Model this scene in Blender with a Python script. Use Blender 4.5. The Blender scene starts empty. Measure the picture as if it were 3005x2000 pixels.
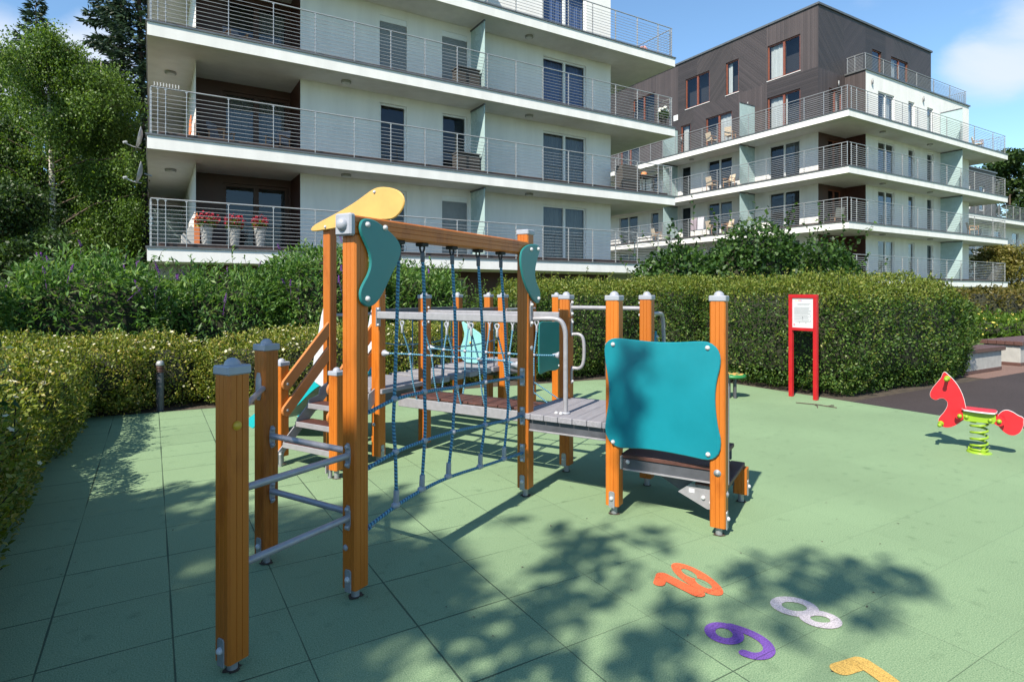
import bpy, math, random
import numpy as np
from mathutils import Vector, Matrix

SC = bpy.context.scene
COL = SC.collection
R = math.radians
PI = math.pi

# ------------------------------------------------------------------ object helpers
class MB:
    """collects polygons and links them as one mesh object"""
    def __init__(self):
        self.v = []; self.f = []; self.m = []; self.s = []; self.uv = []
    def add(self, verts, faces, mat=0, smooth=False, uvs=None):
        o = len(self.v)
        self.v += [tuple(p) for p in verts]
        for i, f in enumerate(faces):
            self.f.append([o + k for k in f]); self.m.append(mat); self.s.append(smooth)
            self.uv.append(uvs[i] if uvs else [(0, 0)] * len(f))
    def hexa(self, c, mat=0):
        self.add(c, [(0, 3, 2, 1), (4, 5, 6, 7), (0, 1, 5, 4), (1, 2, 6, 5), (2, 3, 7, 6), (3, 0, 4, 7)], mat)
    def box(self, x0, x1, y0, y1, z0, z1, mat=0):
        self.hexa([(x0, y0, z0), (x1, y0, z0), (x1, y1, z0), (x0, y1, z0), (x0, y0, z1), (x1, y0, z1), (x1, y1, z1), (x0, y1, z1)], mat)
    def bbox(self, x0, x1, y0, y1, z0, z1, b=.006, mat=0):
        """box with chamfered edges"""
        vs = []; idx = {}
        for i, (x, sx) in enumerate(((x0, 1), (x1, -1))):
            for j, (y, sy) in enumerate(((y0, 1), (y1, -1))):
                for k, (z, sz) in enumerate(((z0, 1), (z1, -1))):
                    idx[i, j, k] = len(vs)
                    vs += [(x, y + sy * b, z + sz * b), (x + sx * b, y, z + sz * b), (x + sx * b, y + sy * b, z)]
        fs = []
        for i in (0, 1):
            fs.append([idx[i, 0, 0], idx[i, 1, 0], idx[i, 1, 1], idx[i, 0, 1]])
            fs.append([idx[0, i, 0] + 1, idx[1, i, 0] + 1, idx[1, i, 1] + 1, idx[0, i, 1] + 1])
            fs.append([idx[0, 0, i] + 2, idx[1, 0, i] + 2, idx[1, 1, i] + 2, idx[0, 1, i] + 2])
        for i in (0, 1):
            for j in (0, 1):
                fs.append([idx[i, j, 0], idx[i, j, 0] + 1, idx[i, j, 1] + 1, idx[i, j, 1]])
                fs.append([idx[i, 0, j], idx[i, 0, j] + 2, idx[i, 1, j] + 2, idx[i, 1, j]])
                fs.append([idx[0, i, j] + 1, idx[0, i, j] + 2, idx[1, i, j] + 2, idx[1, i, j] + 1])
        for q in idx.values(): fs.append([q, q + 1, q + 2])
        self.add(vs, fs, mat)
    def tube(self, pts, r, seg=8, mat=0, caps=True, smooth=True, r1=None):
        pts = [Vector(p) for p in pts]; n = len(pts)
        up = Vector((0, 0, 1)); d0 = (pts[1] - pts[0]).normalized()
        if abs(d0.z) > .9: up = Vector((1, 0, 0))
        side = d0.cross(up).normalized(); vs = []; L = 0; ls = []
        for i in range(n):
            d = (pts[min(i + 1, n - 1)] - pts[max(i - 1, 0)]).normalized()
            side = (side - d * side.dot(d)).normalized(); u2 = d.cross(side)
            rr = r if r1 is None else r + (r1 - r) * i / (n - 1)
            if i: L += (pts[i] - pts[i - 1]).length
            ls.append(L)
            for k in range(seg):
                a = 2 * PI * k / seg
                vs.append(pts[i] + side * (math.cos(a) * rr) + u2 * (math.sin(a) * rr))
        fs = []; uvs = []
        for i in range(n - 1):
            for k in range(seg):
                k2 = (k + 1) % seg
                fs.append((i * seg + k, (i + 1) * seg + k, (i + 1) * seg + k2, i * seg + k2))
                uvs.append([(k / seg, ls[i]), (k / seg, ls[i + 1]), ((k + 1) / seg, ls[i + 1]), ((k + 1) / seg, ls[i])])
        self.add(vs, fs, mat, smooth, uvs)
        if caps:
            self.add(vs[:seg], [list(range(seg))], mat)
            self.add(vs[-seg:], [list(range(seg - 1, -1, -1))], mat)
    def lathe(self, prof, base=(0, 0, 0), axis=(0, 0, 1), seg=16, mat=0, smooth=True):
        ax = Vector(axis).normalized(); b = Vector(base)
        u = ax.cross(Vector((0, 0, 1)) if abs(ax.z) < .9 else Vector((1, 0, 0))).normalized(); w = ax.cross(u)
        vs = []
        for r, h in prof:
            for k in range(seg):
                a = 2 * PI * k / seg
                vs.append(b + ax * h + u * (r * math.cos(a)) + w * (r * math.sin(a)))
        fs = []
        for i in range(len(prof) - 1):
            for k in range(seg):
                k2 = (k + 1) % seg
                fs.append((i * seg + k, i * seg + k2, (i + 1) * seg + k2, (i + 1) * seg + k))
        self.add(vs, fs, mat, smooth)
        self.add(vs[:seg], [list(range(seg - 1, -1, -1))], mat)
        self.add(vs[-seg:], [list(range(seg))], mat)
    def dome(self, base, axis, r, h, mat=0, seg=12):
        self.lathe([(r, 0)] + [(r * math.cos(t * PI / 10), h * math.sin(t * PI / 10)) for t in range(1, 5)] + [(r * .02, h)], base, axis, seg, mat)
    def slab(self, outline, fn, t, mat=0, bev=0.006):
        """outline [(p,q)] extruded by t; fn(p,q,w)->xyz; w runs 0..t; edges eased"""
        n = len(outline); cx = sum(p for p, q in outline) / n; cy = sum(q for p, q in outline) / n
        ins = []
        for i in range(n):
            p0 = Vector(outline[i - 1]); p1 = Vector(outline[i]); p2 = Vector(outline[(i + 1) % n])
            d = (p2 - p0)
            nn = Vector((d.y, -d.x)); nn = nn.normalized() if nn.length > 1e-9 else nn
            ins.append(nn)
        area = sum(outline[i - 1][0] * outline[i][1] - outline[i][0] * outline[i - 1][1] for i in range(n))
        sg = -1 if area > 0 else 1
        ring = lambda off, w: [fn(outline[i][0] + ins[i].x * off * sg, outline[i][1] + ins[i].y * off * sg, w) for i in range(n)]
        vs = ring(bev, 0) + ring(0, bev) + ring(0, t - bev) + ring(bev, t)
        fs = [list(range(n - 1, -1, -1)), [3 * n + i for i in range(n)]]
        self.add(vs, fs, mat)
        fs = []
        for k in range(3):
            for i in range(n):
                j = (i + 1) % n
                fs.append((k * n + i, k * n + j, (k + 1) * n + j, (k + 1) * n + i))
        self.add(vs, fs, mat, False)
    def build(self, name, mats, parent=None, loc=None, normals=True):
        me = bpy.data.meshes.new(name)
        me.from_pydata([tuple(p) for p in self.v], [], self.f)
        if not isinstance(mats, (list, tuple)): mats = [mats]
        for m in mats: me.materials.append(m)
        me.polygons.foreach_set('material_index', self.m)
        me.polygons.foreach_set('use_smooth', self.s)
        if any(u != (0, 0) for f in self.uv for u in f):
            l = me.uv_layers.new(name='UVMap')
            l.data.foreach_set('uv', [c for f in self.uv for u in f for c in u])
        me.update()
        if normals:
            import bmesh
            bm = bmesh.new(); bm.from_mesh(me); bmesh.ops.recalc_face_normals(bm, faces=bm.faces[:]); bm.to_mesh(me); bm.free()
        return link(name, me, parent, loc)

def link(name, me, parent=None, loc=None):
    o = bpy.data.objects.new(name, me); COL.objects.link(o)
    if parent: o.parent = parent
    if loc: o.location = loc
    return o
def empty(name, loc=(0, 0, 0), rz=0):
    o = bpy.data.objects.new(name, None); COL.objects.link(o)
    o.location = loc; o.rotation_euler = (0, 0, rz); o.empty_display_size = .2
    return o
def tag(o, label=None, cat=None, group=None, kind=None):
    if label: o['label'] = label
    if cat: o['category'] = cat
    if group: o['group'] = group
    if kind: o['kind'] = kind
    return o
def copy_tree(o, parent=None):
    c = o.copy(); COL.objects.link(c)
    if parent: c.parent = parent
    for ch in list(o.children): copy_tree(ch, c)
    return c

def chaikin(pts, n=2, closed=True):
    for _ in range(n):
        out = []; m = len(pts)
        rng = range(m) if closed else range(m - 1)
        if not closed: out.append(pts[0])
        for i in rng:
            a = pts[i]; b = pts[(i + 1) % m]
            out.append(tuple(.75 * x + .25 * y for x, y in zip(a, b))); out.append(tuple(.25 * x + .75 * y for x, y in zip(a, b)))
        if not closed: out.append(pts[-1])
        pts = out
    return pts

# ------------------------------------------------------------------ materials
MAT = {}
def newmat(name):
    m = bpy.data.materials.new(name); m.use_nodes = True
    nt = m.node_tree; nt.nodes.clear()
    out = nt.nodes.new('ShaderNodeOutputMaterial')
    MAT[name] = m
    return m, nt, out
def N(nt, t, **k):
    n = nt.nodes.new(t)
    for a, b in k.items():
        if hasattr(n, a): setattr(n, a, b)
        else: n.inputs[a].default_value = b
    return n
def rgb(c): return (c[0], c[1], c[2], 1)
def ramp(nt, stops):
    r = nt.nodes.new('ShaderNodeValToRGB'); e = r.color_ramp.elements
    while len(e) < len(stops): e.new(.5)
    for i, (p, c) in enumerate(stops): e[i].position = p; e[i].color = rgb(c)
    return r
def simple(name, col, rough=.5, metal=0., spec=.5, var=.12, scale=8., bump=0., bscale=60., stretch=None, coord='Object', coat=0.):
    """Principled material with a mottled base colour and a fine bump"""
    m, nt, out = newmat(name)
    p = N(nt, 'ShaderNodeBsdfPrincipled', Roughness=rough, Metallic=metal)
    p.inputs['Specular IOR Level'].default_value = spec
    p.inputs['Coat Weight'].default_value = coat
    tc = N(nt, 'ShaderNodeTexCoord'); src = tc.outputs[coord]
    if stretch:
        mp = N(nt, 'ShaderNodeMapping'); mp.inputs['Scale'].default_value = stretch
        nt.links.new(src, mp.inputs['Vector']); src = mp.outputs['Vector']
    no = N(nt, 'ShaderNodeTexNoise', Scale=scale, Detail=5., Roughness=.6)
    nt.links.new(src, no.inputs['Vector'])
    r = ramp(nt, [(.3, [c * (1 - var) for c in col]), (.7, [min(1, c * (1 + var)) for c in col])])
    nt.links.new(no.outputs['Fac'], r.inputs['Fac']); nt.links.new(r.outputs['Color'], p.inputs['Base Color'])
    rr = N(nt, 'ShaderNodeMapRange'); rr.inputs['To Min'].default_value = max(0, rough - .08); rr.inputs['To Max'].default_value = min(1, rough + .12)
    nt.links.new(no.outputs['Fac'], rr.inputs['Value']); nt.links.new(rr.outputs['Result'], p.inputs['Roughness'])
    if bump:
        n2 = N(nt, 'ShaderNodeTexNoise', Scale=bscale, Detail=3.)
        nt.links.new(src, n2.inputs['Vector'])
        b = N(nt, 'ShaderNodeBump', Strength=bump, Distance=.01)
        nt.links.new(n2.outputs['Fac'], b.inputs['Height']); nt.links.new(b.outputs['Normal'], p.inputs['Normal'])
    nt.links.new(p.outputs['BSDF'], out.inputs['Surface'])
    return m
def leafmat(name, c0, c1, c2=None, trans=.35, clump=.35, tint=None):
    """leaves: every leaf has its own green, clumps differ a little, light shines through"""
    m, nt, out = newmat(name)
    g = N(nt, 'ShaderNodeNewGeometry')
    r = ramp(nt, [(0., c0), (.75, c1), (1., c2 or c1)])
    tc = N(nt, 'ShaderNodeTexCoord'); no = N(nt, 'ShaderNodeTexNoise', Scale=1.3, Detail=3.)
    nt.links.new(tc.outputs['Object'], no.inputs['Vector'])
    mx = N(nt, 'ShaderNodeMath', operation='MULTIPLY_ADD'); mx.inputs[1].default_value = clump * 2; mx.inputs[2].default_value = -clump
    nt.links.new(no.outputs['Fac'], mx.inputs[0])
    ad = N(nt, 'ShaderNodeMath', operation='ADD', use_clamp=True)
    nt.links.new(mx.outputs[0], ad.inputs[0]); nt.links.new(g.outputs['Random Per Island'], ad.inputs[1])
    nt.links.new(ad.outputs[0], r.inputs['Fac'])
    p = N(nt, 'ShaderNodeBsdfPrincipled', Roughness=.5); p.inputs['Specular IOR Level'].default_value = .35
    t = N(nt, 'ShaderNodeBsdfTranslucent')
    hs = N(nt, 'ShaderNodeHueSaturation', Saturation=1.15, Value=1.5, Hue=.485)
    nt.links.new(r.outputs['Color'], p.inputs['Base Color']); nt.links.new(r.outputs['Color'], hs.inputs['Color'])
    nt.links.new(hs.outputs['Color'], t.inputs['Color'])
    ms = N(nt, 'ShaderNodeMixShader', Fac=trans)
    nt.links.new(p.outputs[0], ms.inputs[1]); nt.links.new(t.outputs[0], ms.inputs[2]); nt.links.new(ms.outputs[0], out.inputs['Surface'])
    return m
def glassmat(name, tint=(.72, .76, .78), refl=1.0):
    m, nt, out = newmat(name)
    lw = N(nt, 'ShaderNodeLayerWeight', Blend=.5); f = N(nt, 'ShaderNodeMath', operation='POWER'); f.inputs[1].default_value = 3.5; nt.links.new(lw.outputs['Facing'], f.inputs[0])
    mu = N(nt, 'ShaderNodeMath', operation='MULTIPLY_ADD', use_clamp=True); mu.inputs[1].default_value = .9 * refl; mu.inputs[2].default_value = .045
    nt.links.new(f.outputs[0], mu.inputs[0])
    t = N(nt, 'ShaderNodeBsdfTransparent', Color=rgb(tint)); g = N(nt, 'ShaderNodeBsdfGlossy', Roughness=.01, Color=(.85, .9, 1, 1))
    ms = N(nt, 'ShaderNodeMixShader')
    nt.links.new(mu.outputs[0], ms.inputs['Fac']); nt.links.new(t.outputs[0], ms.inputs[1]); nt.links.new(g.outputs[0], ms.inputs[2])
    nt.links.new(ms.outputs[0], out.inputs['Surface'])
    return m

def make_materials():
    S = simple
    # playground
    m, nt, out = newmat('glazed_timber')
    tc = N(nt, 'ShaderNodeTexCoord'); mp = N(nt, 'ShaderNodeMapping'); mp.inputs['Scale'].default_value = (26, 26, 1.1)
    oi = N(nt, 'ShaderNodeObjectInfo'); va = N(nt, 'ShaderNodeVectorMath', operation='ADD')
    nt.links.new(tc.outputs['Object'], va.inputs[0]); nt.links.new(oi.outputs['Random'], va.inputs[1]); nt.links.new(va.outputs[0], mp.inputs['Vector'])
    no = N(nt, 'ShaderNodeTexNoise', Scale=1.6, Detail=6., Roughness=.6, Distortion=.6); nt.links.new(mp.outputs[0], no.inputs['Vector'])
    r = ramp(nt, [(.1, (.375, .098, .009)), (.5, (.41, .116, .011)), (.9, (.435, .129, .013))])
    nt.links.new(no.outputs['Fac'], r.inputs['Fac'])
    hs = N(nt, 'ShaderNodeHueSaturation'); mr = N(nt, 'ShaderNodeMapRange'); mr.inputs['To Min'].default_value = .80; mr.inputs['To Max'].default_value = 1.12
    nt.links.new(oi.outputs['Random'], mr.inputs['Value']); nt.links.new(mr.outputs[0], hs.inputs['Value'])
    m2 = N(nt, 'ShaderNodeMapping'); m2.inputs['Scale'].default_value = (3, 3, 1.0); nt.links.new(va.outputs[0], m2.inputs[0])
    n2 = N(nt, 'ShaderNodeTexNoise', Scale=2.6, Detail=5., Roughness=.65); nt.links.new(m2.outputs[0], n2.inputs['Vector'])
    r2 = ramp(nt, [(.30, (.70, .62, .55)), (.48, (1, 1, 1)), (.70, (1.0, 1.04, 1.1))]); nt.links.new(n2.outputs['Fac'], r2.inputs['Fac'])
    mm = N(nt, 'ShaderNodeMix', data_type='RGBA', blend_type='MULTIPLY'); mm.inputs[0].default_value = 1.; nt.links.new(r.outputs[0], mm.inputs[6]); nt.links.new(r2.outputs[0], mm.inputs[7]); nt.links.new(mm.outputs[2], hs.inputs['Color'])
    p = N(nt, 'ShaderNodeBsdfPrincipled', Roughness=.42); p.inputs['Specular IOR Level'].default_value = .4
    nt.links.new(hs.outputs[0], p.inputs['Base Color'])
    b = N(nt, 'ShaderNodeBump', Strength=.10, Distance=.003); nt.links.new(no.outputs['Fac'], b.inputs['Height']); nt.links.new(b.outputs[0], p.inputs['Normal'])
    nt.links.new(p.outputs[0], out.inputs['Surface'])
    S('grey_plastic', (0.2728, 0.2852, 0.3224), .4, var=.08)
    S('grey_steel', (0.2852, 0.279, 0.2976), .38, .25, var=.1, scale=20)
    S('dark_grey_steel', (.075, .078, .09), .45, .2, var=.2)
    S('galvanised', (0.2852, 0.2976, 0.31), .5, .45, var=.18, scale=30)
    S('white_bolt', (0.4216, 0.4216, 0.434), .35, var=.06)
    S('yellow_bolt', (0.465, 0.279, 0.0186), .4)
    S('teal_panel', (.004, .165, .205), .30, var=.16, scale=1.6, bump=.04, bscale=300, coat=.15)
    S('green_teal_panel', (.016, .155, .15), .34, var=.07, scale=3, bump=.04, bscale=300)
    S('cyan_panel', (0.0062, 0.31, 0.3472), .35, var=.08, scale=3)
    S('pale_cyan_panel', (0.186, 0.4216, 0.4092), .4, var=.06)
    S('yellow_panel', (.52, .305, .085), .38, var=.08, scale=5, bump=.05, bscale=300)
    S('tan_board', (.43, .150, .038), .4, var=.10, scale=4, bump=.05, bscale=250)
    S('brown_tread', (0.0713, 0.02604, 0.0186), .55, var=.3, scale=14, bump=.3, bscale=180)
    S('grey_plank', (0.2108, 0.2046, 0.2232), .6, var=.2, scale=10, stretch=(.6, 9, 9), bump=.2, bscale=40)
    S('black_rubber', (.02, .02, .022), .8)
    m, nt, out = newmat('blue_rope')
    uv = N(nt, 'ShaderNodeUVMap'); sx = N(nt, 'ShaderNodeSeparateXYZ'); nt.links.new(uv.outputs[0], sx.inputs[0])
    a = N(nt, 'ShaderNodeMath', operation='MULTIPLY_ADD'); a.inputs[1].default_value = 48.; nt.links.new(sx.outputs['Y'], a.inputs[0]); nt.links.new(sx.outputs['X'], a.inputs[2])
    a2 = N(nt, 'ShaderNodeMath', operation='MULTIPLY'); a2.inputs[1].default_value = 2 * PI; nt.links.new(a.outputs[0], a2.inputs[0])
    sn = N(nt, 'ShaderNodeMath', operation='SINE'); nt.links.new(a2.outputs[0], sn.inputs[0])
    mr = N(nt, 'ShaderNodeMapRange'); mr.inputs['From Min'].default_value = -1.; nt.links.new(sn.outputs[0], mr.inputs['Value'])
    r = ramp(nt, [(.0, (.025, .085, .15)), (.5, (.055, .185, .29)), (1., (.12, .30, .40))]); nt.links.new(mr.outputs[0], r.inputs['Fac'])
    p = N(nt, 'ShaderNodeBsdfPrincipled', Roughness=.65); nt.links.new(r.outputs[0], p.inputs['Base Color'])
    b = N(nt, 'ShaderNodeBump', Strength=.8, Distance=.006); nt.links.new(mr.outputs[0], b.inputs['Height']); nt.links.new(b.outputs[0], p.inputs['Normal'])
    nt.links.new(p.outputs[0], out.inputs['Surface'])
    # rubber tiles
    def rubber(name, cols, joint, tile=.506, off=(.085, 3.18), jw=.008, jvis=.75):
        m, nt, out = newmat(name)
        tc = N(nt, 'ShaderNodeTexCoord')
        n1 = N(nt, 'ShaderNodeTexNoise', Scale=170., Detail=2.); n2 = N(nt, 'ShaderNodeTexNoise', Scale=.55, Detail=5.); n3 = N(nt, 'ShaderNodeTexNoise', Scale=9., Detail=4.)
        for n in (n1, n2, n3): nt.links.new(tc.outputs['Object'], n.inputs['Vector'])
        r = ramp(nt, [(.33, cols[0]), (.5, cols[1]), (.67, cols[2])]); nt.links.new(n1.outputs['Fac'], r.inputs['Fac'])
        # patches and per-tile tone
        br = N(nt, 'ShaderNodeVectorMath', operation='SUBTRACT'); br.inputs[1].default_value = (off[0], off[1], 0); nt.links.new(tc.outputs['Object'], br.inputs[0])
        sc = N(nt, 'ShaderNodeVectorMath', operation='SCALE'); sc.inputs['Scale'].default_value = 1 / tile; nt.links.new(br.outputs[0], sc.inputs[0])
        fl = N(nt, 'ShaderNodeVectorMath', operation='FLOOR'); nt.links.new(sc.outputs[0], fl.inputs[0])
        wn = N(nt, 'ShaderNodeTexWhiteNoise'); nt.links.new(fl.outputs[0], wn.inputs['Vector'])
        ad = N(nt, 'ShaderNodeMath', operation='MULTIPLY_ADD'); ad.inputs[1].default_value = .06; nt.links.new(wn.outputs['Value'], ad.inputs[0]); 
        ad2 = N(nt, 'ShaderNodeMath', operation='MULTIPLY_ADD'); ad2.inputs[1].default_value = .42; ad2.inputs[2].default_value = .74; nt.links.new(n2.outputs['Fac'], ad2.inputs[0]); nt.links.new(ad2.outputs[0], ad.inputs[2])
        hs = N(nt, 'ShaderNodeHueSaturation'); nt.links.new(ad.outputs[0], hs.inputs['Value']); nt.links.new(r.outputs[0], hs.inputs['Color'])
        # joints
        fr = N(nt, 'ShaderNodeVectorMath', operation='FRACTION'); nt.links.new(sc.outputs[0], fr.inputs[0])
        s2 = N(nt, 'ShaderNodeSeparateXYZ'); nt.links.new(fr.outputs[0], s2.inputs[0])
        def edge(o):
            a = N(nt, 'ShaderNodeMath', operation='PINGPONG'); a.inputs[1].default_value = .5; nt.links.new(o, a.inputs[0]); return a.outputs[0]
        mn = N(nt, 'ShaderNodeMath', operation='MINIMUM'); nt.links.new(edge(s2.outputs['X']), mn.inputs[0]); nt.links.new(edge(s2.outputs['Y']), mn.inputs[1])
        # wobble the joint width so some joints are closed and some open
        jn = N(nt, 'ShaderNodeTexNoise', Scale=1.1, Detail=3.); nt.links.new(tc.outputs['Object'], jn.inputs['Vector'])
        jm = N(nt, 'ShaderNodeMapRange'); jm.inputs['From Min'].default_value = .35; jm.inputs['From Max'].default_value = .65; jm.inputs['To Min'].default_value = jw * .25; jm.inputs['To Max'].default_value = jw * 1.25
        nt.links.new(jn.outputs['Fac'], jm.inputs['Value'])
        sxy = N(nt, 'ShaderNodeSeparateXYZ'); nt.links.new(tc.outputs['Object'], sxy.inputs[0])
        jx = N(nt, 'ShaderNodeMapRange'); jx.inputs['From Min'].default_value = .8; jx.inputs['From Max'].default_value = 3.6; jx.inputs['To Min'].default_value = 1.25; jx.inputs['To Max'].default_value = .12
        nt.links.new(sxy.outputs['X'], jx.inputs['Value'])
        jj = N(nt, 'ShaderNodeMath', operation='MULTIPLY'); nt.links.new(jm.outputs[0], jj.inputs[0]); nt.links.new(jx.outputs[0], jj.inputs[1])
        lt = N(nt, 'ShaderNodeMath', operation='SUBTRACT'); nt.links.new(jj.outputs[0], lt.inputs[0]); nt.links.new(mn.outputs[0], lt.inputs[1])
        ls = N(nt, 'ShaderNodeMapRange'); ls.inputs['From Min'].default_value = -.002; ls.inputs['From Max'].default_value = .004; ls.inputs['To Max'].default_value = jvis; nt.links.new(lt.outputs[0], ls.inputs['Value'])
        mx = N(nt, 'ShaderNodeMix', data_type='RGBA'); nt.links.new(ls.outputs[0], mx.inputs[0]); nt.links.new(hs.outputs[0], mx.inputs[6]); mx.inputs[7].default_value = rgb(joint)
        # scattered scuffs and dirt
        r3 = N(nt, 'ShaderNodeMapRange'); r3.inputs['From Min'].default_value = .60; r3.inputs['From Max'].default_value = .78; r3.inputs['To Max'].default_value = .42; nt.links.new(n3.outputs['Fac'], r3.inputs['Value'])
        mx2 = N(nt, 'ShaderNodeMix', data_type='RGBA'); nt.links.new(r3.outputs[0], mx2.inputs[0]); nt.links.new(mx.outputs[2], mx2.inputs[6]); mx2.inputs[7].default_value = rgb([c * .6 for c in cols[0]])
        p = N(nt, 'ShaderNodeBsdfPrincipled', Roughness=.85); p.inputs['Specular IOR Level'].default_value = .2
        nt.links.new(mx2.outputs[2], p.inputs['Base Color'])
        sb = N(nt, 'ShaderNodeMath', operation='MULTIPLY_ADD'); sb.inputs[1].default_value = -2.; nt.links.new(ls.outputs[0], sb.inputs[0]); nt.links.new(n1.outputs['Fac'], sb.inputs[2])
        b = N(nt, 'ShaderNodeBump', Strength=.5, Distance=.005); nt.links.new(sb.outputs[0], b.inputs['Height']); nt.links.new(b.outputs[0], p.inputs['Normal'])
        nt.links.new(p.outputs[0], out.inputs['Surface'])
    rubber('green_rubber', [(.112, .195, .105), (.180, .264, .148), (.252, .340, .198)], (.014, .028, .020))
    rubber('dark_rubber', [(.022, .018, .018), (.045, .036, .036), (.075, .06, .058)], (.01, .008, .008), off=(8.85, 4.9), jvis=.5)
    for nm, c in (('paint_orange', (.62, .12, .045)), ('paint_purple', (.15, .072, .31)), ('paint_grey', (.46, .42, .44)), ('paint_yellow', (.50, .32, .085))):
        rubber(nm, [[v * .62 for v in c], c, [min(1, v * 1.25) for v in c]], (.02, .03, .02), jvis=.6)
    S('horse_red', (0.496, 0.01116, 0.0186), .38, var=.06)
    S('horse_white', (0.496, 0.4898, 0.4836), .4, var=.05)
    S('lime_plastic', (0.2108, 0.341, 0.0186), .35, var=.08)
    S('board_red', (0.3844, 0.00744, 0.01116), .4, var=.08)
    S('paper_white', (0.4836, 0.4898, 0.5084), .5, var=.03)
    S('ink_grey', (.20, .205, .22), .6); S('ink_black', (.05, .05, .06), .6); S('ink_red', (.60, .05, .10), .6)
    S('ink_orange', (.80, .50, .25), .6); S('ink_green', (.50, .62, .25), .6); S('ink_purple', (.30, .10, .40), .6)
    # ground
    S('lawn', (0.062, 0.1054, 0.0217), .9, var=.45, scale=6, bump=.6, bscale=80)
    S('soil', (.05, .038, .026), .95, var=.5, scale=9, bump=.8, bscale=40)
    S('red_gravel', (0.155, 0.093, 0.0744), .9, var=.45, scale=60, bump=.8, bscale=90)
    S('asphalt', (.10, .10, .105), .9, var=.25, scale=40, bump=.5, bscale=150)
    # buildings
    S('render_white', (.665, .655, .635), .85, var=.07, scale=1.1, bump=.12, bscale=50, stretch=(2.2, 2.2, .35))
    S('edge_flashing', (.12, .125, .13), .4, .4, var=.15)
    S('floor_brown', (.055, .032, .026), .6, var=.25)
    S('rail_steel', (.38, .385, .39), .4, .5, var=.12, scale=3)
    S('frosted_glass', (.33, .44, .44), .25, var=.05, scale=2)
    S('frame_white', (.66, .67, .67), .5, var=.05)
    S('frame_brown', (.17, .05, .028), .45, var=.15)
    S('frame_cream', (.50, .44, .24), .5, var=.1)
    S('loggia_brown', (.052, .017, .011), .5, var=.25, scale=2, stretch=(1, 1, .2))
    S('room_dark', (.035, .033, .034), .9)
    S('lamp_grey', (.24, .24, .23), .5); S('lamp_glass', (.5, .5, .48), .3)
    S('curtain_blue', (.10, .15, .32), .8, var=.35, scale=6, stretch=(6, 6, .3))
    S('curtain_white', (.55, .55, .53), .85, var=.15, scale=5, stretch=(6, 6, .3))
    S('curtain_grey', (.20, .21, .215), .85, var=.3, scale=6, stretch=(6, 6, .3))
    m = S('shutter_grey', (.20, .215, .225), .5, var=.08)
    def planks(name, th, col, w=.14):
        m, nt, out = newmat(name)
        tc = N(nt, 'ShaderNodeTexCoord'); s2 = N(nt, 'ShaderNodeSeparateXYZ'); nt.links.new(tc.outputs['Object'], s2.inputs[0])
        a = N(nt, 'ShaderNodeMath', operation='ADD'); nt.links.new(s2.outputs['X'], a.inputs[0]); nt.links.new(s2.outputs['Y'], a.inputs[1])
        b1 = N(nt, 'ShaderNodeMath', operation='MULTIPLY'); b1.inputs[1].default_value = math.cos(th) / w; nt.links.new(a.outputs[0], b1.inputs[0])
        b2 = N(nt, 'ShaderNodeMath', operation='MULTIPLY_ADD'); b2.inputs[1].default_value = math.sin(th) / w; nt.links.new(s2.outputs['Z'], b2.inputs[0]); nt.links.new(b1.outputs[0], b2.inputs[2])
        f = N(nt, 'ShaderNodeMath', operation='FLOOR'); nt.links.new(b2.outputs[0], f.inputs[0])
        w1 = N(nt, 'ShaderNodeTexWhiteNoise', noise_dimensions='1D'); nt.links.new(f.outputs[0], w1.inputs['W'])
        g = N(nt, 'ShaderNodeMath', operation='FRACT'); nt.links.new(b2.outputs[0], g.inputs[0])
        e = N(nt, 'ShaderNodeMath', operation='PINGPONG'); e.inputs[1].default_value = .5; nt.links.new(g.outputs[0], e.inputs[0])
        gm = N(nt, 'ShaderNodeMapRange'); gm.inputs['From Max'].default_value = .09; nt.links.new(e.outputs[0], gm.inputs['Value'])
        r = ramp(nt, [(0, [c * .68 for c in col]), (1, [c * 1.32 for c in col])])
        no = N(nt, 'ShaderNodeTexNoise', Scale=1.2, Detail=4.); nt.links.new(tc.outputs['Object'], no.inputs['Vector'])
        av = N(nt, 'ShaderNodeMath', operation='MULTIPLY_ADD'); av.inputs[1].default_value = .6; nt.links.new(w1.outputs['Value'], av.inputs[0])
        av2 = N(nt, 'ShaderNodeMath', operation='MULTIPLY'); av2.inputs[1].default_value = .4; nt.links.new(no.outputs['Fac'], av2.inputs[0]); nt.links.new(av2.outputs[0], av.inputs[2])
        nt.links.new(av.outputs[0], r.inputs['Fac'])
        mx = N(nt, 'ShaderNodeMix', data_type='RGBA'); nt.links.new(gm.outputs[0], mx.inputs[0]); mx.inputs[6].default_value = rgb([c * .35 for c in col]); nt.links.new(r.outputs[0], mx.inputs[7])
        p = N(nt, 'ShaderNodeBsdfPrincipled', Roughness=.55); nt.links.new(mx.outputs[2], p.inputs['Base Color'])
        b = N(nt, 'ShaderNodeBump', Strength=.6, Distance=.01); nt.links.new(gm.outputs[0], b.inputs['Height']); nt.links.new(b.outputs[0], p.inputs['Normal'])
        nt.links.new(p.outputs[0], out.inputs['Surface'])
    dk = (.040, .032, .031)
    planks('clad_vertical', 0, (.055, .042, .041)); planks('clad_level', PI / 2, (.034, .027, .027)); planks('clad_rising', PI / 4, dk); planks('clad_falling', -PI / 4, (.042, .033, .033))
    S('wood_chair', (.36, .19, .10), .6, var=.15); S('fabric_grey', (.16, .16, .20), .85); S('fabric_cream', (.55, .45, .33), .85)
    S('terracotta', (.55, .17, .06), .7); S('dark_wicker', (.05, .045, .042), .8, var=.4, scale=40)
    S('pot_white', (0.4092, 0.403, 0.3906), .55, var=.06); S('towel_grey', (.24, .20, .23), .9); S('towel_white', (0.4464, 0.434, 0.4712), .9)
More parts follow.
